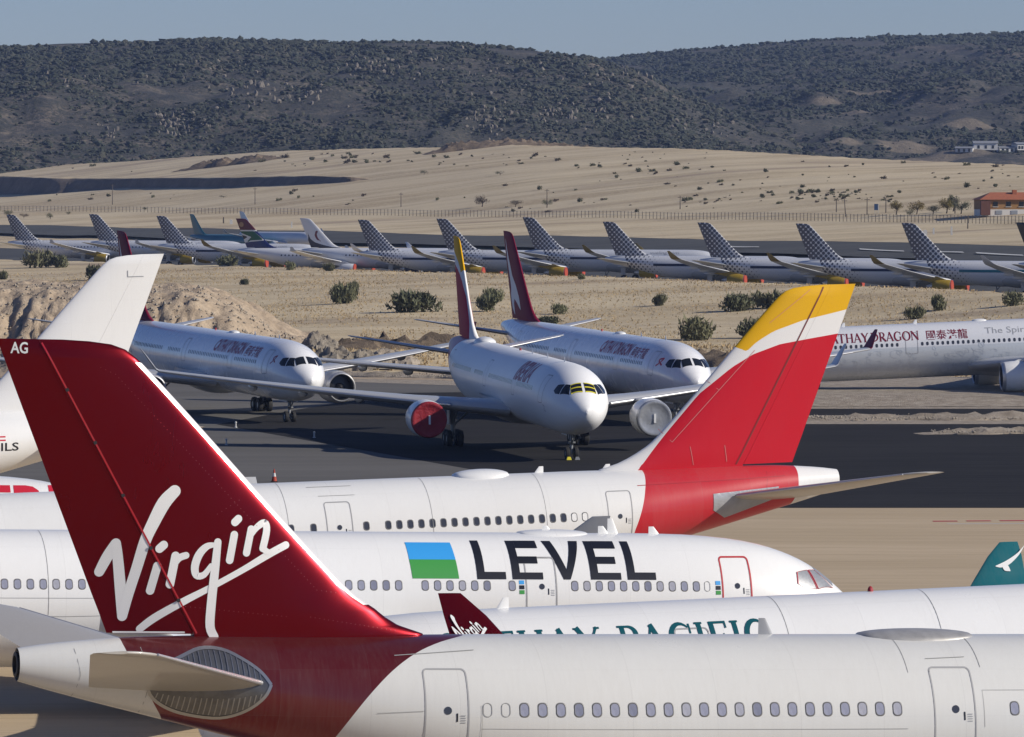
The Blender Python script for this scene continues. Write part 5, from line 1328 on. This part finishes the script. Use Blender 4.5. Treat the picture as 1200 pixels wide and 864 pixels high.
def small_jet(label, fus, fin, zones=(), fz=(), winglet='sharklet', wl=None, eng=None, stripe=None, text=None, cover=None, yaw=R(-17), windows=True):
    a = Airliner('small_airliner', label, NL, 'narrow', yaw=yaw, group=GRP)
    a.fuselage(fus, fz, n=32); a.fin(fin, zones, nz=22, n=14); a.stab(M['wing'], dz=1.1, lead=False); a.wings(M['white2'], wl or M['wing'], style=winglet, wl_k=.72 if winglet == 'sharklet' else 1.0)
    a.fairing(M['wing'])
    for sd in (1, -1): a.engine(sd, eng or M['white2'], cover=cover, cover_tag=False)
    a.gear(); sp = a.side(-1)
    if windows: a.window_row(-1, frange(6.2, 28, .8), mat=M['pane_dark'], frame=False, w=.3, h=.34)
    if stripe: decal('window_stripe', [ribbon([(8.5, .42), (28.5, .42)], .42, False)], sp, stripe, a.root, .2, 1.0, .02)
    if text: decal('hull_lettering', place_text(font_text(text[0]), text[1], 1.05, .62, text[2], flip=-1), sp, text[3], a.root, .2)
    a.cockpit(sides=(-1, 1))
    return a
def set_jet(root, px, D, label=None, yaw=R(-17), L=NL, stm=17.7):
    c, s_ = math.cos(yaw), math.sin(yaw); X0 = (px - 600) / FPX * D; d = stm - L - .4
    X, Y = X0 - d * c, D - d * s_
    root.location = (X, Y, max(ground_z(X + dx, Y + dy) for dx in (-4, 0, 4, 10) for dy in (-4, 0, 4)) + .36); root.rotation_euler.z = yaw
    if label: root['label'] = label
j = small_jet('', None or M['dot_hull'], M['dot_fin'], wl=simple('shaded_yellow_winglet', (.20, .15, .04), .5), eng=M['yellow'], stripe=M['navy'], text=('vueling.com', 13.5, 5.4, M['txt_grey']), cover=M['orange'], windows=False)  # yellow winglets dulled to olive; their shade is put into the colour
j2 = small_jet('', None or M['dot_hull'], M['dot_fin'], winglet='fence', eng=M['yellow'], text=('vueling.com', 13.5, 5.4, M['txt_grey']), windows=True)
ROW = [(8, 1300, 0, 'dotted-tail jet at the far left of the back row, yellow engine showing'), (105, 1268, 0, 'dotted-tail jet second from left in the back row'), (184, 1215, 1, 'dotted-tail jet just left of the teal tail in the back row'),
       (420, 1090, 1, 'dotted-tail jet right of the white tail with black swirl'), (512, 1065, 1, 'dotted-tail jet behind the yellow-topped fin of the nose-on airliner'), (613, 1040, 1, 'dotted-tail jet right of the maroon fin in the middle of the back row'),
       (707, 985, 1, 'dotted-tail jet above the white airliner with maroon lettering in the middle'), (818, 950, 1, 'dotted-tail jet left of the yellow fin tip, above two bushes'), (933, 915, 1, 'dotted-tail jet directly above the yellow fin tip')]
used = {0: False, 1: False}
for px, D, k, lab in ROW:
    src = (j2, j)[k]
    r = src.root if not used[k] else dup(src.root)
    used[k] = True; r['label'] = lab; set_jet(r, px, D)
b = small_jet('dotted-tail jet with teal hull stripe at right, grey winglet', M['dot_hull'], M['dot_fin'], stripe=M['teal'], wl=M['wing'], eng=M['yellow'], cover=M['orange'], windows=False, text=('اديل', 9.5, 3.6, M['txt_black'])); set_jet(b.root, 1057, 886)
b = small_jet('jet with black fin cut by the right edge of the back row', M['white2'], paint('black_fin', (.015, .015, .02)), wl=M['wing'], windows=False); set_jet(b.root, 1191, 858)
# flag-tail jet, swirl-tail jet and the two behind
k = .672
def zs(P): return [(x * k, y * k) for x, y in P]
flag = paint('flag_fin', (.012, .018, .10), [('wh', (.62, .62, .60)), ('gr', (.006, .08, .03)), ('bk', (.02, .02, .02)), ('red', (.10, .006, .012)), ('sun', (.30, .17, .08))], dirt=.02)
b = small_jet('jet with maroon, green and blue flag fin in the back row', M['white2'], flag, [('wh', zs([(-2, 5.3), (12, 5.3), (12, 4.9), (5, 4.9), (8.4, 2.2), (4, 1.8), (-2, .9)])), ('gr', zs([(-2, 4.9), (5, 4.9), (8, 2.4), (4, 2.2), (2.2, 1.2), (4.2, 3.2), (.4, 4.6), (-2, 4.9)])), ('bk', zs([(-2, 4.6), (3.2, 3.3), (-1, .9), (-2, .6)])), ('red', zs([(-2, 5.3), (12, 5.3), (12, 10), (-2, 10)])), ('sun', [(1.05 * k + .75 * k * math.cos(t), 6.9 * k + .75 * k * math.sin(t)) for t in np.linspace(0, 6.28, 16)[:-1]])], winglet='fence', cover=M['orange']); set_jet(b.root, 277, 1135)
swl = paint('swirl_fin', (.66, .66, .67), [('bk', (.02, .02, .035)), ('mar', (.14, .01, .02))], dirt=.02)
b = small_jet('jet with white fin carrying a black and maroon swirl', M['white2'], swl, [('bk', zs([(1.9, 3.0), (1.7, 4.6), (2.6, 2.6), (4.0, 1.6), (6.4, .9), (9.5, .2), (12, .1), (12, -1), (1.5, -1)])), ('mar', zs([(4.2, 4.9), (5.2, 5.2), (4.6, 4.0), (4.9, 3.0), (6.2, 1.6), (4.6, 2.4), (3.9, 3.6)]))], winglet='sharklet', wl=M['white2'], eng=M['navy'], text=('AFRICAN', 24, 5.2, M['txt_black'])); set_jet(b.root, 352, 1128)
b = small_jet('teal jet with teal fin behind the back row, left of the flag fin', M['teal'], M['teal'], wl=M['teal'], windows=False); set_jet(b.root, 211, 1335, yaw=R(-52)); b.root.scale = (.8, .8, .8)
b = small_jet('white jet mostly hidden behind the maroon, green and blue flag fin', M['white2'], M['white2'], windows=False); set_jet(b.root, 269, 1330, yaw=R(-52)); b.root.scale = (.8, .8, .8)

# ------------------------------------------------------------------ vegetation
def leaf_mat(name, c1, c2):
    m, nt, b = new_mat(name)
    gi = nd(nt, 'ShaderNodeObjectInfo'); f = noise_tex(nt, 1.3, 3)
    c = mix(nt, f, c1, c2); c = mix(nt, mth(nt, 'MULTIPLY', gi.outputs['Random'], .5), c, (c1[0] * 1.5, c1[1] * 1.15, c1[2] * 1.1))
    nt.links.new(c, b.inputs['Base Color']); b.inputs['Roughness'].default_value = .8
    return m
M['leaf'] = leaf_mat('olive_foliage', (.085, .095, .048), (.20, .20, .105))
M['leaf_dk'] = leaf_mat('dark_foliage', (.050, .060, .030), (.12, .128, .065))
M['leaf_y'] = leaf_mat('yellowing_foliage', (.10, .085, .015), (.20, .15, .03))
M['leaf_dry'] = leaf_mat('dry_brown_foliage', (.055, .042, .025), (.12, .095, .055))
M['bark'] = simple('bark', (.07, .055, .042), .9, 0, .3, 4)
M['tuft'] = leaf_mat('straw_tufts', (.33, .245, .12), (.55, .44, .25))

def foliage_mesh(name, seed, n, rx, ry, h, leaf, lobes=6, z0=.0, mat=None, up=.3):
    """many small leaf faces spread through a lobed volume"""
    rnd = random.Random(seed); L = [(rnd.uniform(-.55, .55) * rx, rnd.uniform(-.55, .55) * ry, z0 + h * rnd.uniform(.25, .62), rnd.uniform(.32, .6)) for _ in range(lobes)]
    v = []; f = []
    for _ in range(n):
        cx, cy, cz, r = rnd.choice(L)
        d = Vector((rnd.gauss(0, 1), rnd.gauss(0, 1), rnd.gauss(0, 1))).normalized() * (rnd.random() ** .45)
        p = Vector((cx + d.x * rx * r, cy + d.y * ry * r, max(z0 + .02, cz + d.z * h * r * .75)))
        a = Vector((rnd.gauss(0, 1), rnd.gauss(0, 1), rnd.gauss(up, .8))).normalized(); b_ = a.cross(Vector((rnd.gauss(0, 1), rnd.gauss(0, 1), rnd.gauss(0, 1)))).normalized()
        s_ = leaf * rnd.uniform(.6, 1.4); k = len(v)
        v += [tuple(p - b_ * s_ * .22), tuple(p + a * s_ * 1.15 + b_ * s_ * .1), tuple(p + b_ * s_ * .26 - a * s_ * .1)]
        f.append((k, k + 1, k + 2))
    me = bpy.data.meshes.new(name); me.from_pydata(v, [], f); me.materials.append(mat or M['leaf']); return me
BUSH = [foliage_mesh('foliage', 20 + i, 1300, 1.15, .9, .98, .21, 12 + 3 * i, mat=M['leaf'] if i != 2 else M['leaf_dk'], up=1.5) for i in range(4)]
SHRUB = [foliage_mesh('foliage', 40 + i, 150, 1.0, .9, .9, .30, 5, mat=(M['leaf'], M['leaf_dk'], M['leaf_dry'])[i % 3]) for i in range(6)]
STEM = None
def stem_mesh():
    global STEM
    if STEM is None:
        mb = MB(); rnd = random.Random(3)
        for k in range(7):
            a = k * .9; mb.tube([(0, 0, -.05), (.12 * math.cos(a), .12 * math.sin(a), .2), (.42 * math.cos(a), .4 * math.sin(a), .5)], [.035, .028, .012], 5)
        STEM = bpy.data.meshes.new('stems'); STEM.from_pydata(mb.v, [], mb.f); STEM.materials.append(M['bark'])
    return STEM
def bush(px, py, wpx, hpx, label, mi, group='bushes in the dry field', far=False):
    p = at(px, py, 560, 2600); s_ = p.y / FPX
    o = bpy.data.objects.new('bush', None); col.objects.link(o); o.location = p - Vector((0, 0, .08))
    w = wpx * s_ * .5 / .92; h = hpx * s_ / .92; o.scale = (w, w * .85, h); o.rotation_euler.z = mi * 1.7
    c = bpy.data.objects.new('foliage', BUSH[mi % 4]); col.objects.link(c); c.parent = o
    d = bpy.data.objects.new('stems', stem_mesh()); col.objects.link(d); d.parent = o
    tag(o, label, 'bush', group); return o
for i, (px, py, w, h, lab) in enumerate((
        (403, 356, 30, 22, 'bushy green shrub in the dry field above the left rubble heaps'), (412, 345, 20, 14, 'small green shrub touching the one above the left rubble heaps'),
        (487, 367, 50, 24, 'large dark round bush in the field left of the yellow-topped fin'), (570, 366, 26, 20, 'green bush between the two tall fins in the middle'), (578, 355, 26, 16, 'small bush behind the one between the two tall fins'),
        (773, 360, 18, 13, 'small lone bush in mid field above the middle airliners'), (866, 365, 36, 20, 'left half of the long low hedge-like bush in the right field'), (902, 363, 44, 20, 'right half of the long low hedge-like bush in the right field'),
        (816, 399, 52, 26, 'big bush on the brown bank left of the yellow fin'), (884, 397, 38, 22, 'round dark bush on the bank touching the yellow fin edge'),
        (1070, 337, 40, 20, 'bush in front of the dotted-tail jet with teal stripe'), (1073, 376, 22, 15, 'small bush above the white airliner with large maroon lettering'), (1099, 366, 26, 18, 'taller small bush right of the one above the maroon lettering'),
        (1187, 360, 24, 16, 'bush at the right edge of the dry field'), (110, 329, 26, 17, 'dark bush left of the white fin tip'), (48, 314, 36, 20, 'wide bush in front of the far left dotted-tail jet'), (68, 314, 28, 14, 'low bush right of the wide one before the far left jet'),
        (655, 369, 20, 12, 'thin dry bush right of the maroon middle fin'), (642, 383, 30, 12, 'low green bush just above the middle airliner hull'), (268, 312, 26, 13, 'low bush in front of the flag-fin jet'), (385, 318, 14, 9, 'small bush below the swirl-fin jet'),
        (340, 317, 16, 10, 'small bush just right of the flag-fin jet engine'), (286, 334, 10, 7, 'tiny bush on the rim above the sandy mound'), (682, 328, 12, 7, 'tiny bush before the dotted-tail jets in the middle'), (2, 328, 14, 10, 'bush at the left edge beside the dry field'),
        (855, 325, 12, 6, 'tiny bush at the belly of a dotted-tail jet'), (936, 358, 30, 16, 'bush behind the tip of the yellow fin'))):
    bush(px, py, w, h, lab, i)

def shrub(px, py, wpx, hpx, mi, label, group):
    p = at(px, py, 1150, 3300); s_ = p.y / FPX
    o = bpy.data.objects.new('shrub', SHRUB[mi % 6]); col.objects.link(o); o.location = p - Vector((0, 0, .1)); w = wpx * s_ * .55
    o.scale = (w, w, hpx * s_); o.rotation_euler.z = mi * 2.1; tag(o, label, 'shrub', group)
rnd = random.Random(21)
BANDS = [(400, 640, 180, 196, 46, 'small shrub of the scattered cluster below the hill crest', 'shrubs below the hill crest'), (640, 830, 178, 205, 40, 'small shrub right of the crest cluster on the pale slope', 'shrubs on the pale slope'),
         (800, 1060, 226, 238, 60, 'low green shrub in the slope band left of the house', 'shrub band left of the house'), (940, 1010, 224, 232, 34, 'low green shrub in the dense part of the slope band', 'dense shrub band'),
         (830, 1200, 186, 222, 36, 'small shrub on the upper right slope', 'upper right slope shrubs'), (330, 420, 180, 196, 20, 'small shrub left of the crest cluster', 'shrubs left of the crest'), (0, 330, 186, 205, 14, 'tiny shrub on the upper left slope', 'upper left slope shrubs'),
         (40, 560, 224, 244, 24, 'small shrub on the lower left slope above the far fence', 'lower left slope shrubs'), (560, 830, 212, 250, 26, 'small shrub on the middle slope above the far fence', 'middle slope shrubs'), (700, 1000, 205, 246, 24, 'small shrub right of the middle slope', 'right of middle slope shrubs'), (1100, 1200, 205, 222, 10, 'small shrub on the slope above the house', 'slope shrubs above the house')]
k = 0
for x0, x1, y0, y1, n, lab, grp in BANDS:
    xs_ = sorted(rnd.uniform(x0, x1) for _ in range(int(n * .86)))
    for i_, x_ in enumerate(xs_):
        w = rnd.choice((3, 4, 4, 5, 6, 8, 10)) * rnd.uniform(.7, 1.1); k += 1; n_ = i_ + 1
        o_ = str(n_) + ('th' if 10 <= n_ % 100 <= 20 else {1: 'st', 2: 'nd', 3: 'rd'}.get(n_ % 10, 'th'))
        shrub(x_, rnd.uniform(y0, y1), w, w * rnd.uniform(.45, .75), k, lab + ', ' + o_ + ' from left', grp)

def tree(px, py, hpx, wpx, label, mat, seed, name='tree'):
    p = at(px, py, 1150, 3000); s_ = p.y / FPX; h = hpx * s_; w = wpx * s_ / 2
    o = bpy.data.objects.new(name, None); col.objects.link(o); o.location = p - Vector((0, 0, .15))
    mb = MB(); rn = random.Random(seed); mb.tube([(0, 0, 0), (.05 * h, 0, h * .3), (.02 * h, .03 * h, h * .6)], [.05 * h, .035 * h, .015 * h], 7)
    for i in range(6):
        a = i * 1.1 + rn.random(); mb.tube([(.04 * h, 0, h * rn.uniform(.25, .4)), (w * .4 * math.cos(a), w * .4 * math.sin(a), h * .55), (w * .75 * math.cos(a), w * .75 * math.sin(a), h * rn.uniform(.6, .85))], [.022 * h, .014 * h, .005 * h], 5)
    mb.build('trunk', M['bark'], o, 60)
    me = foliage_mesh('crown', seed, 900, w * 1.25, w * 1.25, h * .78, h * .07, 8, h * .26, mat); c = bpy.data.objects.new('crown', me); col.objects.link(c); c.parent = o
    return tag(o, label, 'tree')
for i, (px, py, h, w, lab, mt) in enumerate((
        (565, 243, 15, 18, 'bare dark spreading tree above the middle fins', 'leaf_dry'), (604, 243, 10, 20, 'low brown spreading tree right of the bare dark one', 'leaf_dry'), (641, 243, 10, 12, 'small green tree at the foot of a pole', 'leaf'),
        (497, 205, 6, 10, 'small dark tree on the slope below the crest cluster', 'leaf_dk'), (586, 206, 6, 11, 'dark tree on the slope above the bare spreading tree', 'leaf_dk'),
        (1050, 252, 18, 17, 'yellowing tree leftmost of the group by the house', 'leaf_y'), (1074, 252, 18, 20, 'yellow-green tree second of the group by the house', 'leaf_y'), (1066, 254, 9, 12, 'grey-green bush-like tree between the two yellowing trees', 'leaf_dk'),
        (1093, 252, 13, 18, 'round dark tree in the middle of the group by the house', 'leaf_dk'), (1109, 251, 20, 22, 'tall yellow-green tree of the group by the house', 'leaf_y'), (1126, 251, 18, 18, 'dark tree standing closest to the house', 'leaf_dk'), (1117, 248, 22, 14, 'tall dark tree behind the group by the house', 'leaf_dk'),
        (10, 255, 10, 14, 'green tree behind the far left dotted tail', 'leaf'), (28, 256, 7, 12, 'brown tree right of the far left dotted tail', 'leaf_dry'), (59, 257, 8, 9, 'small round green tree beyond the far left jets', 'leaf'), (80, 252, 5, 6, 'tiny green tree by the fence at left', 'leaf'),
        (170, 247, 5, 7, 'small tree on the slope above the second dotted tail', 'leaf_dk'), (262, 232, 4, 10, 'flat small tree on the left slope', 'leaf_dk'), (1188, 238, 5, 8, 'small tree above the tiled roof of the house', 'leaf_dk'))):
    tree(px, py, h, w, lab, M[mt], 60 + i)
# straw tufts all over the near field
def tufts():
    rnd = random.Random(9); v = []; f = []
    def add(X, Y, h, dark=False):
        z = ground_z(X, Y) - .05
        for b_ in range(3):
            a = rnd.uniform(0, 6.28); w = h * .28; dx, dy = math.cos(a) * w, math.sin(a) * w; lx, ly = rnd.gauss(0, h * .35), rnd.gauss(0, h * .35); k = len(v)
            v.extend([(X - dx, Y - dy, z), (X + dx, Y + dy, z), (X + lx, Y + ly, z + h * rnd.uniform(.6, 1.2))]); f.append((k, k + 1, k + 2))
    for _ in range(64000):
        Y = 690 + 420 * rnd.random() ** 1.2; X = rnd.uniform(-.098, .098) * Y
        vv = Y - d_row(X)
        if vv > -40 or Y < 676 or (X < -20 and Y < 772): continue
        if noise.noise(Vector((X * .05, Y * .025, 6))) < rnd.uniform(-.6, .35): continue
        add(X, Y, rnd.uniform(.12, .34))
    for _ in range(5000):
        X = rnd.uniform(-30, 90); e = 672 + 10 * math.sin(X * .05) - max(0, min(60, X * .55)); add(X, e + rnd.uniform(2, 34), rnd.uniform(.2, .55))
    me = bpy.data.meshes.new('dry_grass'); me.from_pydata(v, [], f); tag(link('dry_grass', me, M['tuft']), 'straw coloured grass tufts in the dry field', 'grass', kind='stuff')
tufts()

# ------------------------------------------------------------------ fence, poles, house and other far things
M['post'] = simple('weathered_post', (.10, .085, .07), .9); M['steel'] = simple('galvanised_steel', (.36, .37, .38), .5, .4)
fr = empty('perimeter_fence', (0, 1550, ground_z(0, 1550))); tag(fr, 'long wire fence on thin posts across the slope behind the jets', 'fence')
pm = None; line = []
for i in range(296):
    px = -20 + i * 4.2; u = (px - 600) / FPX; Y = (1050 + 500) / (1 + 2.55 * u); X = u * Y; line.append((X, Y, ground_z(X, Y)))
    if pm is None:
        mb = MB(); mb.box((0, 0, .85), (.13, .13, 2.1)); pm = mb.build('post', M['post'], fr); pm.location = Vector(line[-1]) - fr.location; continue
    c = pm.copy(); col.objects.link(c); c.location = Vector(line[-1]) - fr.location
for z in (.9, 1.7):
    mb = MB(); mb.tube([Vector(p) - fr.location + Vector((0, 0, z)) for p in line], .028, 4); mb.build('wire', M['steel'], fr)
for px, py, h, lean, lab in ((132, 240, 24, 0, 'dark pole on the left slope above the second dotted tail'), (299, 240, 20, 0, 'pole on the left slope above the flag fin'), (470, 243, 17, 0, 'pole left of the bare dark tree'), (641, 244, 22, 0, 'pole rising from the small green tree'),
                         (797, 246, 16, 0, 'thin pole on the slope above the yellow fin'), (980, 249, 16, 0, 'pole left of the leaning one near the house'), (991, 255, 21, -.08, 'leaning pole left of the blue sign'), (1016, 252, 20, 0, 'pole just left of the blue sign'), (1038, 250, 17, 0, 'pole just right of the blue sign'), (1119, 251, 18, 0, 'light pole among the trees by the house'), (1134, 268, 15, 0, 'dark gate pole below the house')):
    p = at(px, py, 1150, 2600); s_ = p.y / FPX; mb = MB(); hh = h * s_; mb.tube([(0, 0, -.2), (lean * hh, 0, hh)], [.16, .10], 6); mb.box((lean * hh, 0, hh - .5), (1.3, .12, .14))
    o = mb.build('utility_pole', M['post']); o.location = p; tag(o, lab, 'pole', 'poles on the slope')
p = at(1027, 251, 1150, 2600); s_ = p.y / FPX
o = empty('road_sign', p); tag(o, 'blue and white road sign left of the trees by the house', 'sign')
mb = MB(); mb.box((0, 0, 1.6), (1.1, .08, 1.5)); mb.build('sign_panel', simple('sign_blue', (.03, .07, .16), .5), o)
mb = MB(); mb.box((.45, -.06, 1.6), (.2, .02, 1.5)); mb.build('sign_edge', M['paint_white'], o)
mb = MB(); mb.tube([(-.4, 0, -.1), (-.4, 0, .85)], .05, 6); mb.tube([(.4, 0, -.1), (.4, 0, .85)], .05, 6); mb.build('sign_leg', M['steel'], o)
for i, (px, py, h, lab) in enumerate(((1084, 276, 6, 'wide white marker board beyond the runway at right'), (1094, 275, 7, 'white marker post second from the gate pole'), (1115, 276, 10, 'tall white marker post nearest the gate pole'), (342, 267, 7, 'white marker post beyond the runway above the swirl fin'), (262, 262, 7, 'dark marker post beyond the runway left of the flag fin'), (271, 263, 5, 'white marker board right beside the flag fin'))):
    p = at(px, py, 1150, 2600); s_ = p.y / FPX; mb = MB(); hh = h * s_; w = .9 if 'board' in lab else .4
    mb.box((0, 0, hh / 2), (w, .3, hh), taper=.85); mb.box((0, 0, hh + .04), (w * .5, .2, .12)); o = mb.build('marker_post', M['paint_white'] if 'dark' not in lab else M['post']); o.location = p; tag(o, lab, 'marker', 'runway markers')
p = at(337, 287, 1150, 2600); s_ = p.y / FPX; o = empty('taxi_sign', p); tag(o, 'yellow taxiway sign right of the swirl fin', 'sign')
mb = MB(); mb.box((0, 0, .75), (8 * s_, .3, .95)); mb.build('sign_panel', M['tapeY'], o); mb = MB(); mb.box((-2.5 * s_, 0, .1), (.12, .12, .5)); mb.box((2.5 * s_, 0, .1), (.12, .12, .5)); mb.build('sign_leg', M['steel'], o)

def house():
    p = at(1173, 252, 1150, 2600); s_ = p.y / FPX
    o = empty('house', p, R(6)); tag(o, 'two-storey ochre house with orange tiled roof at right', 'house')
    W, Dp, H = 70 * s_, 9.0, 17.5 * s_; ox = .10 * W
    ochre = simple('ochre_plaster', (.30, .165, .06), .9, 0, .15, .5); white = simple('white_plaster', (.62, .60, .56), .9, 0, .1, .5); brick = simple('red_brick_wall', (.12, .05, .035), .9, 0, .2, 2)
    tile = simple('orange_roof_tiles', (.33, .105, .045), .8, 0, .3, 1.5)
    mb = MB(); mb.box((ox, 0, H * .68), (W, Dp, H * .64)); mb.build('upper_wall', ochre, o)
    mb = MB(); mb.box((ox + .02, 0, H * .18 - .15), (W - .05, Dp - .05, H * .36 + .3)); mb.build('lower_wall', white, o)
    mb = MB(); mb.box((ox - W * .44, -Dp / 2 - .6, H * .45), (W * .16, 1.2, H * .95)); mb.build('brick_porch', brick, o)
    v = [(ox - W / 2 - .5, -Dp / 2 - .7, H), (ox + W / 2 + .5, -Dp / 2 - .7, H), (ox + W / 2 + .5, Dp / 2 + .7, H), (ox - W / 2 - .5, Dp / 2 + .7, H), (ox - W / 2 + 3, 0, H + 1.7), (ox + W / 2 - 3, 0, H + 1.7)]
    rf = mesh('roof', v, [(0, 1, 5, 4), (1, 2, 5), (2, 3, 4, 5), (3, 0, 4), (3, 2, 1, 0)], tile, o)
    mb = MB(); mb.box((ox + 1.5, -1, H + 1.6), (1.0, 1.0, 1.3)); mb.build('chimney', tile, rf)
    for i in range(4):
        x = ox - W * .26 + i * W * .22
        mb = MB(); mb.box((x, -Dp / 2 - .02, H * .70), (1.1, .1, 1.1)); w = mb.build('window', M['glass'], o); mb = MB(); mb.box((x, -Dp / 2 - .05, H * .70 - .62), (1.4, .2, .12)); mb.build('sill', white, w)
    for i in range(3):
        x = ox - W * .2 + i * W * .26
        mb = MB(); mb.box((x, -Dp / 2 - .02, H * .15), (1.5, .1, H * .26)); mb.build('garage_door', simple('shutter_grey', (.25, .27, .30), .6), o)
house()
wallm = simple('farm_white_wall', (.62, .61, .58), .9); roofm = simple('farm_grey_roof', (.22, .23, .25), .8)
for i, (px, py, w, h, lab) in enumerate(((1130, 180, 20, 5, 'long low white farm building at the foot of the far hill'), (1154, 177, 28, 8, 'tall white farm shed with bluish roof'), (1178, 179, 18, 5, 'small white farm house right of the tall shed'), (1194, 178, 12, 7, 'white farm building at the right picture edge'))):
    p = at_fn(hill2_z, px, py, 2700, 4400)
    if p is None: continue
    s_ = p.y / FPX; o = empty('farm_building', p, R(8 * (i - 1))); tag(o, lab, 'farm building', 'farm buildings below the far hill')
    W, H = w * s_, h * s_; mb = MB(); mb.box((0, 0, H * .4), (W, 9, H * 1.0)); mb.build('wall', wallm, o)
    mesh('roof', [(-W / 2 - .4, -5, H * .9), (W / 2 + .4, -5, H * .9), (W / 2 + .4, 5, H * .9), (-W / 2 - .4, 5, H * .9), (-W / 2 - .4, 0, H * 1.25), (W / 2 + .4, 0, H * 1.25)], [(0, 1, 5, 4), (2, 3, 4, 5), (0, 4, 3), (1, 2, 5), (3, 2, 1, 0)], roofm, o)
    for k in range(3): mb = MB(); mb.box((-W * .3 + k * W * .3, -4.52, H * .35), (1.2, .1, 1.6)); mb.build('window', M['glass'], o)

# traffic cone, markers lying on the apron
X = (321 - 600) / FPX * 418; o = empty('traffic_cone', (X, 418, .026)); tag(o, 'red and white traffic cone behind the red-tailed airliner hull', 'cone')
mb = MB(); mb.box((0, 0, .03), (.5, .5, .06)); mb.build('base', M['tyre'], o)
mb = MB(); mb.lathe([(.06, .20), (.40, .14)], (0, 0, 0), 16, axis='z'); mb.lathe([(.66, .085), (.95, .035), (.96, .005)], (0, 0, 0), 16, axis='z'); mb.build('cone', M['orange'], o, 40)
mb = MB(); mb.lathe([(.40, .14), (.66, .085)], (0, 0, 0), 16, axis='z'); mb.build('reflective_band', M['paint_white'], o, 40)
for px, D, lab in ((276, 513, 'small white apron marker light left of the middle, nearer the red fin'), (368, 492, 'small white apron marker light in the shadow area, mid apron'), (265, 478, 'white scrap marker lying on the worn asphalt near the red fin')):
    X = (px - 600) / FPX * D; mb = MB(); mb.lathe([(0, .14), (.05, .13), (.07, .07), (.38, .06), (.42, .10), (.52, .09), (.56, .01)], (0, 0, 0), 12, axis='z')
    o = mb.build('marker_light', M['paint_white'], None, 40); o.location = (X, D, .036); tag(o, lab, 'marker light')

# ------------------------------------------------------------------ haze between here and the hills
def haze():
    m = bpy.data.materials.new('haze_air'); m.use_nodes = True; nt = m.node_tree; nt.nodes.clear()
    out = nt.nodes.new('ShaderNodeOutputMaterial'); pv = nt.nodes.new('ShaderNodeVolumePrincipled')
    pv.inputs['Color'].default_value = (.42, .58, 1.0, 1); pv.inputs['Density'].default_value = HAZE; pv.inputs['Anisotropy'].default_value = .0
    nt.links.new(pv.outputs[0], out.inputs['Volume'])
    mb = MB(); mb.box((0, 7900, 74), (24000, 17000, 170)); o = mb.build('haze', m); tag(o, kind='stuff')
HAZE = 3.8e-5
haze()
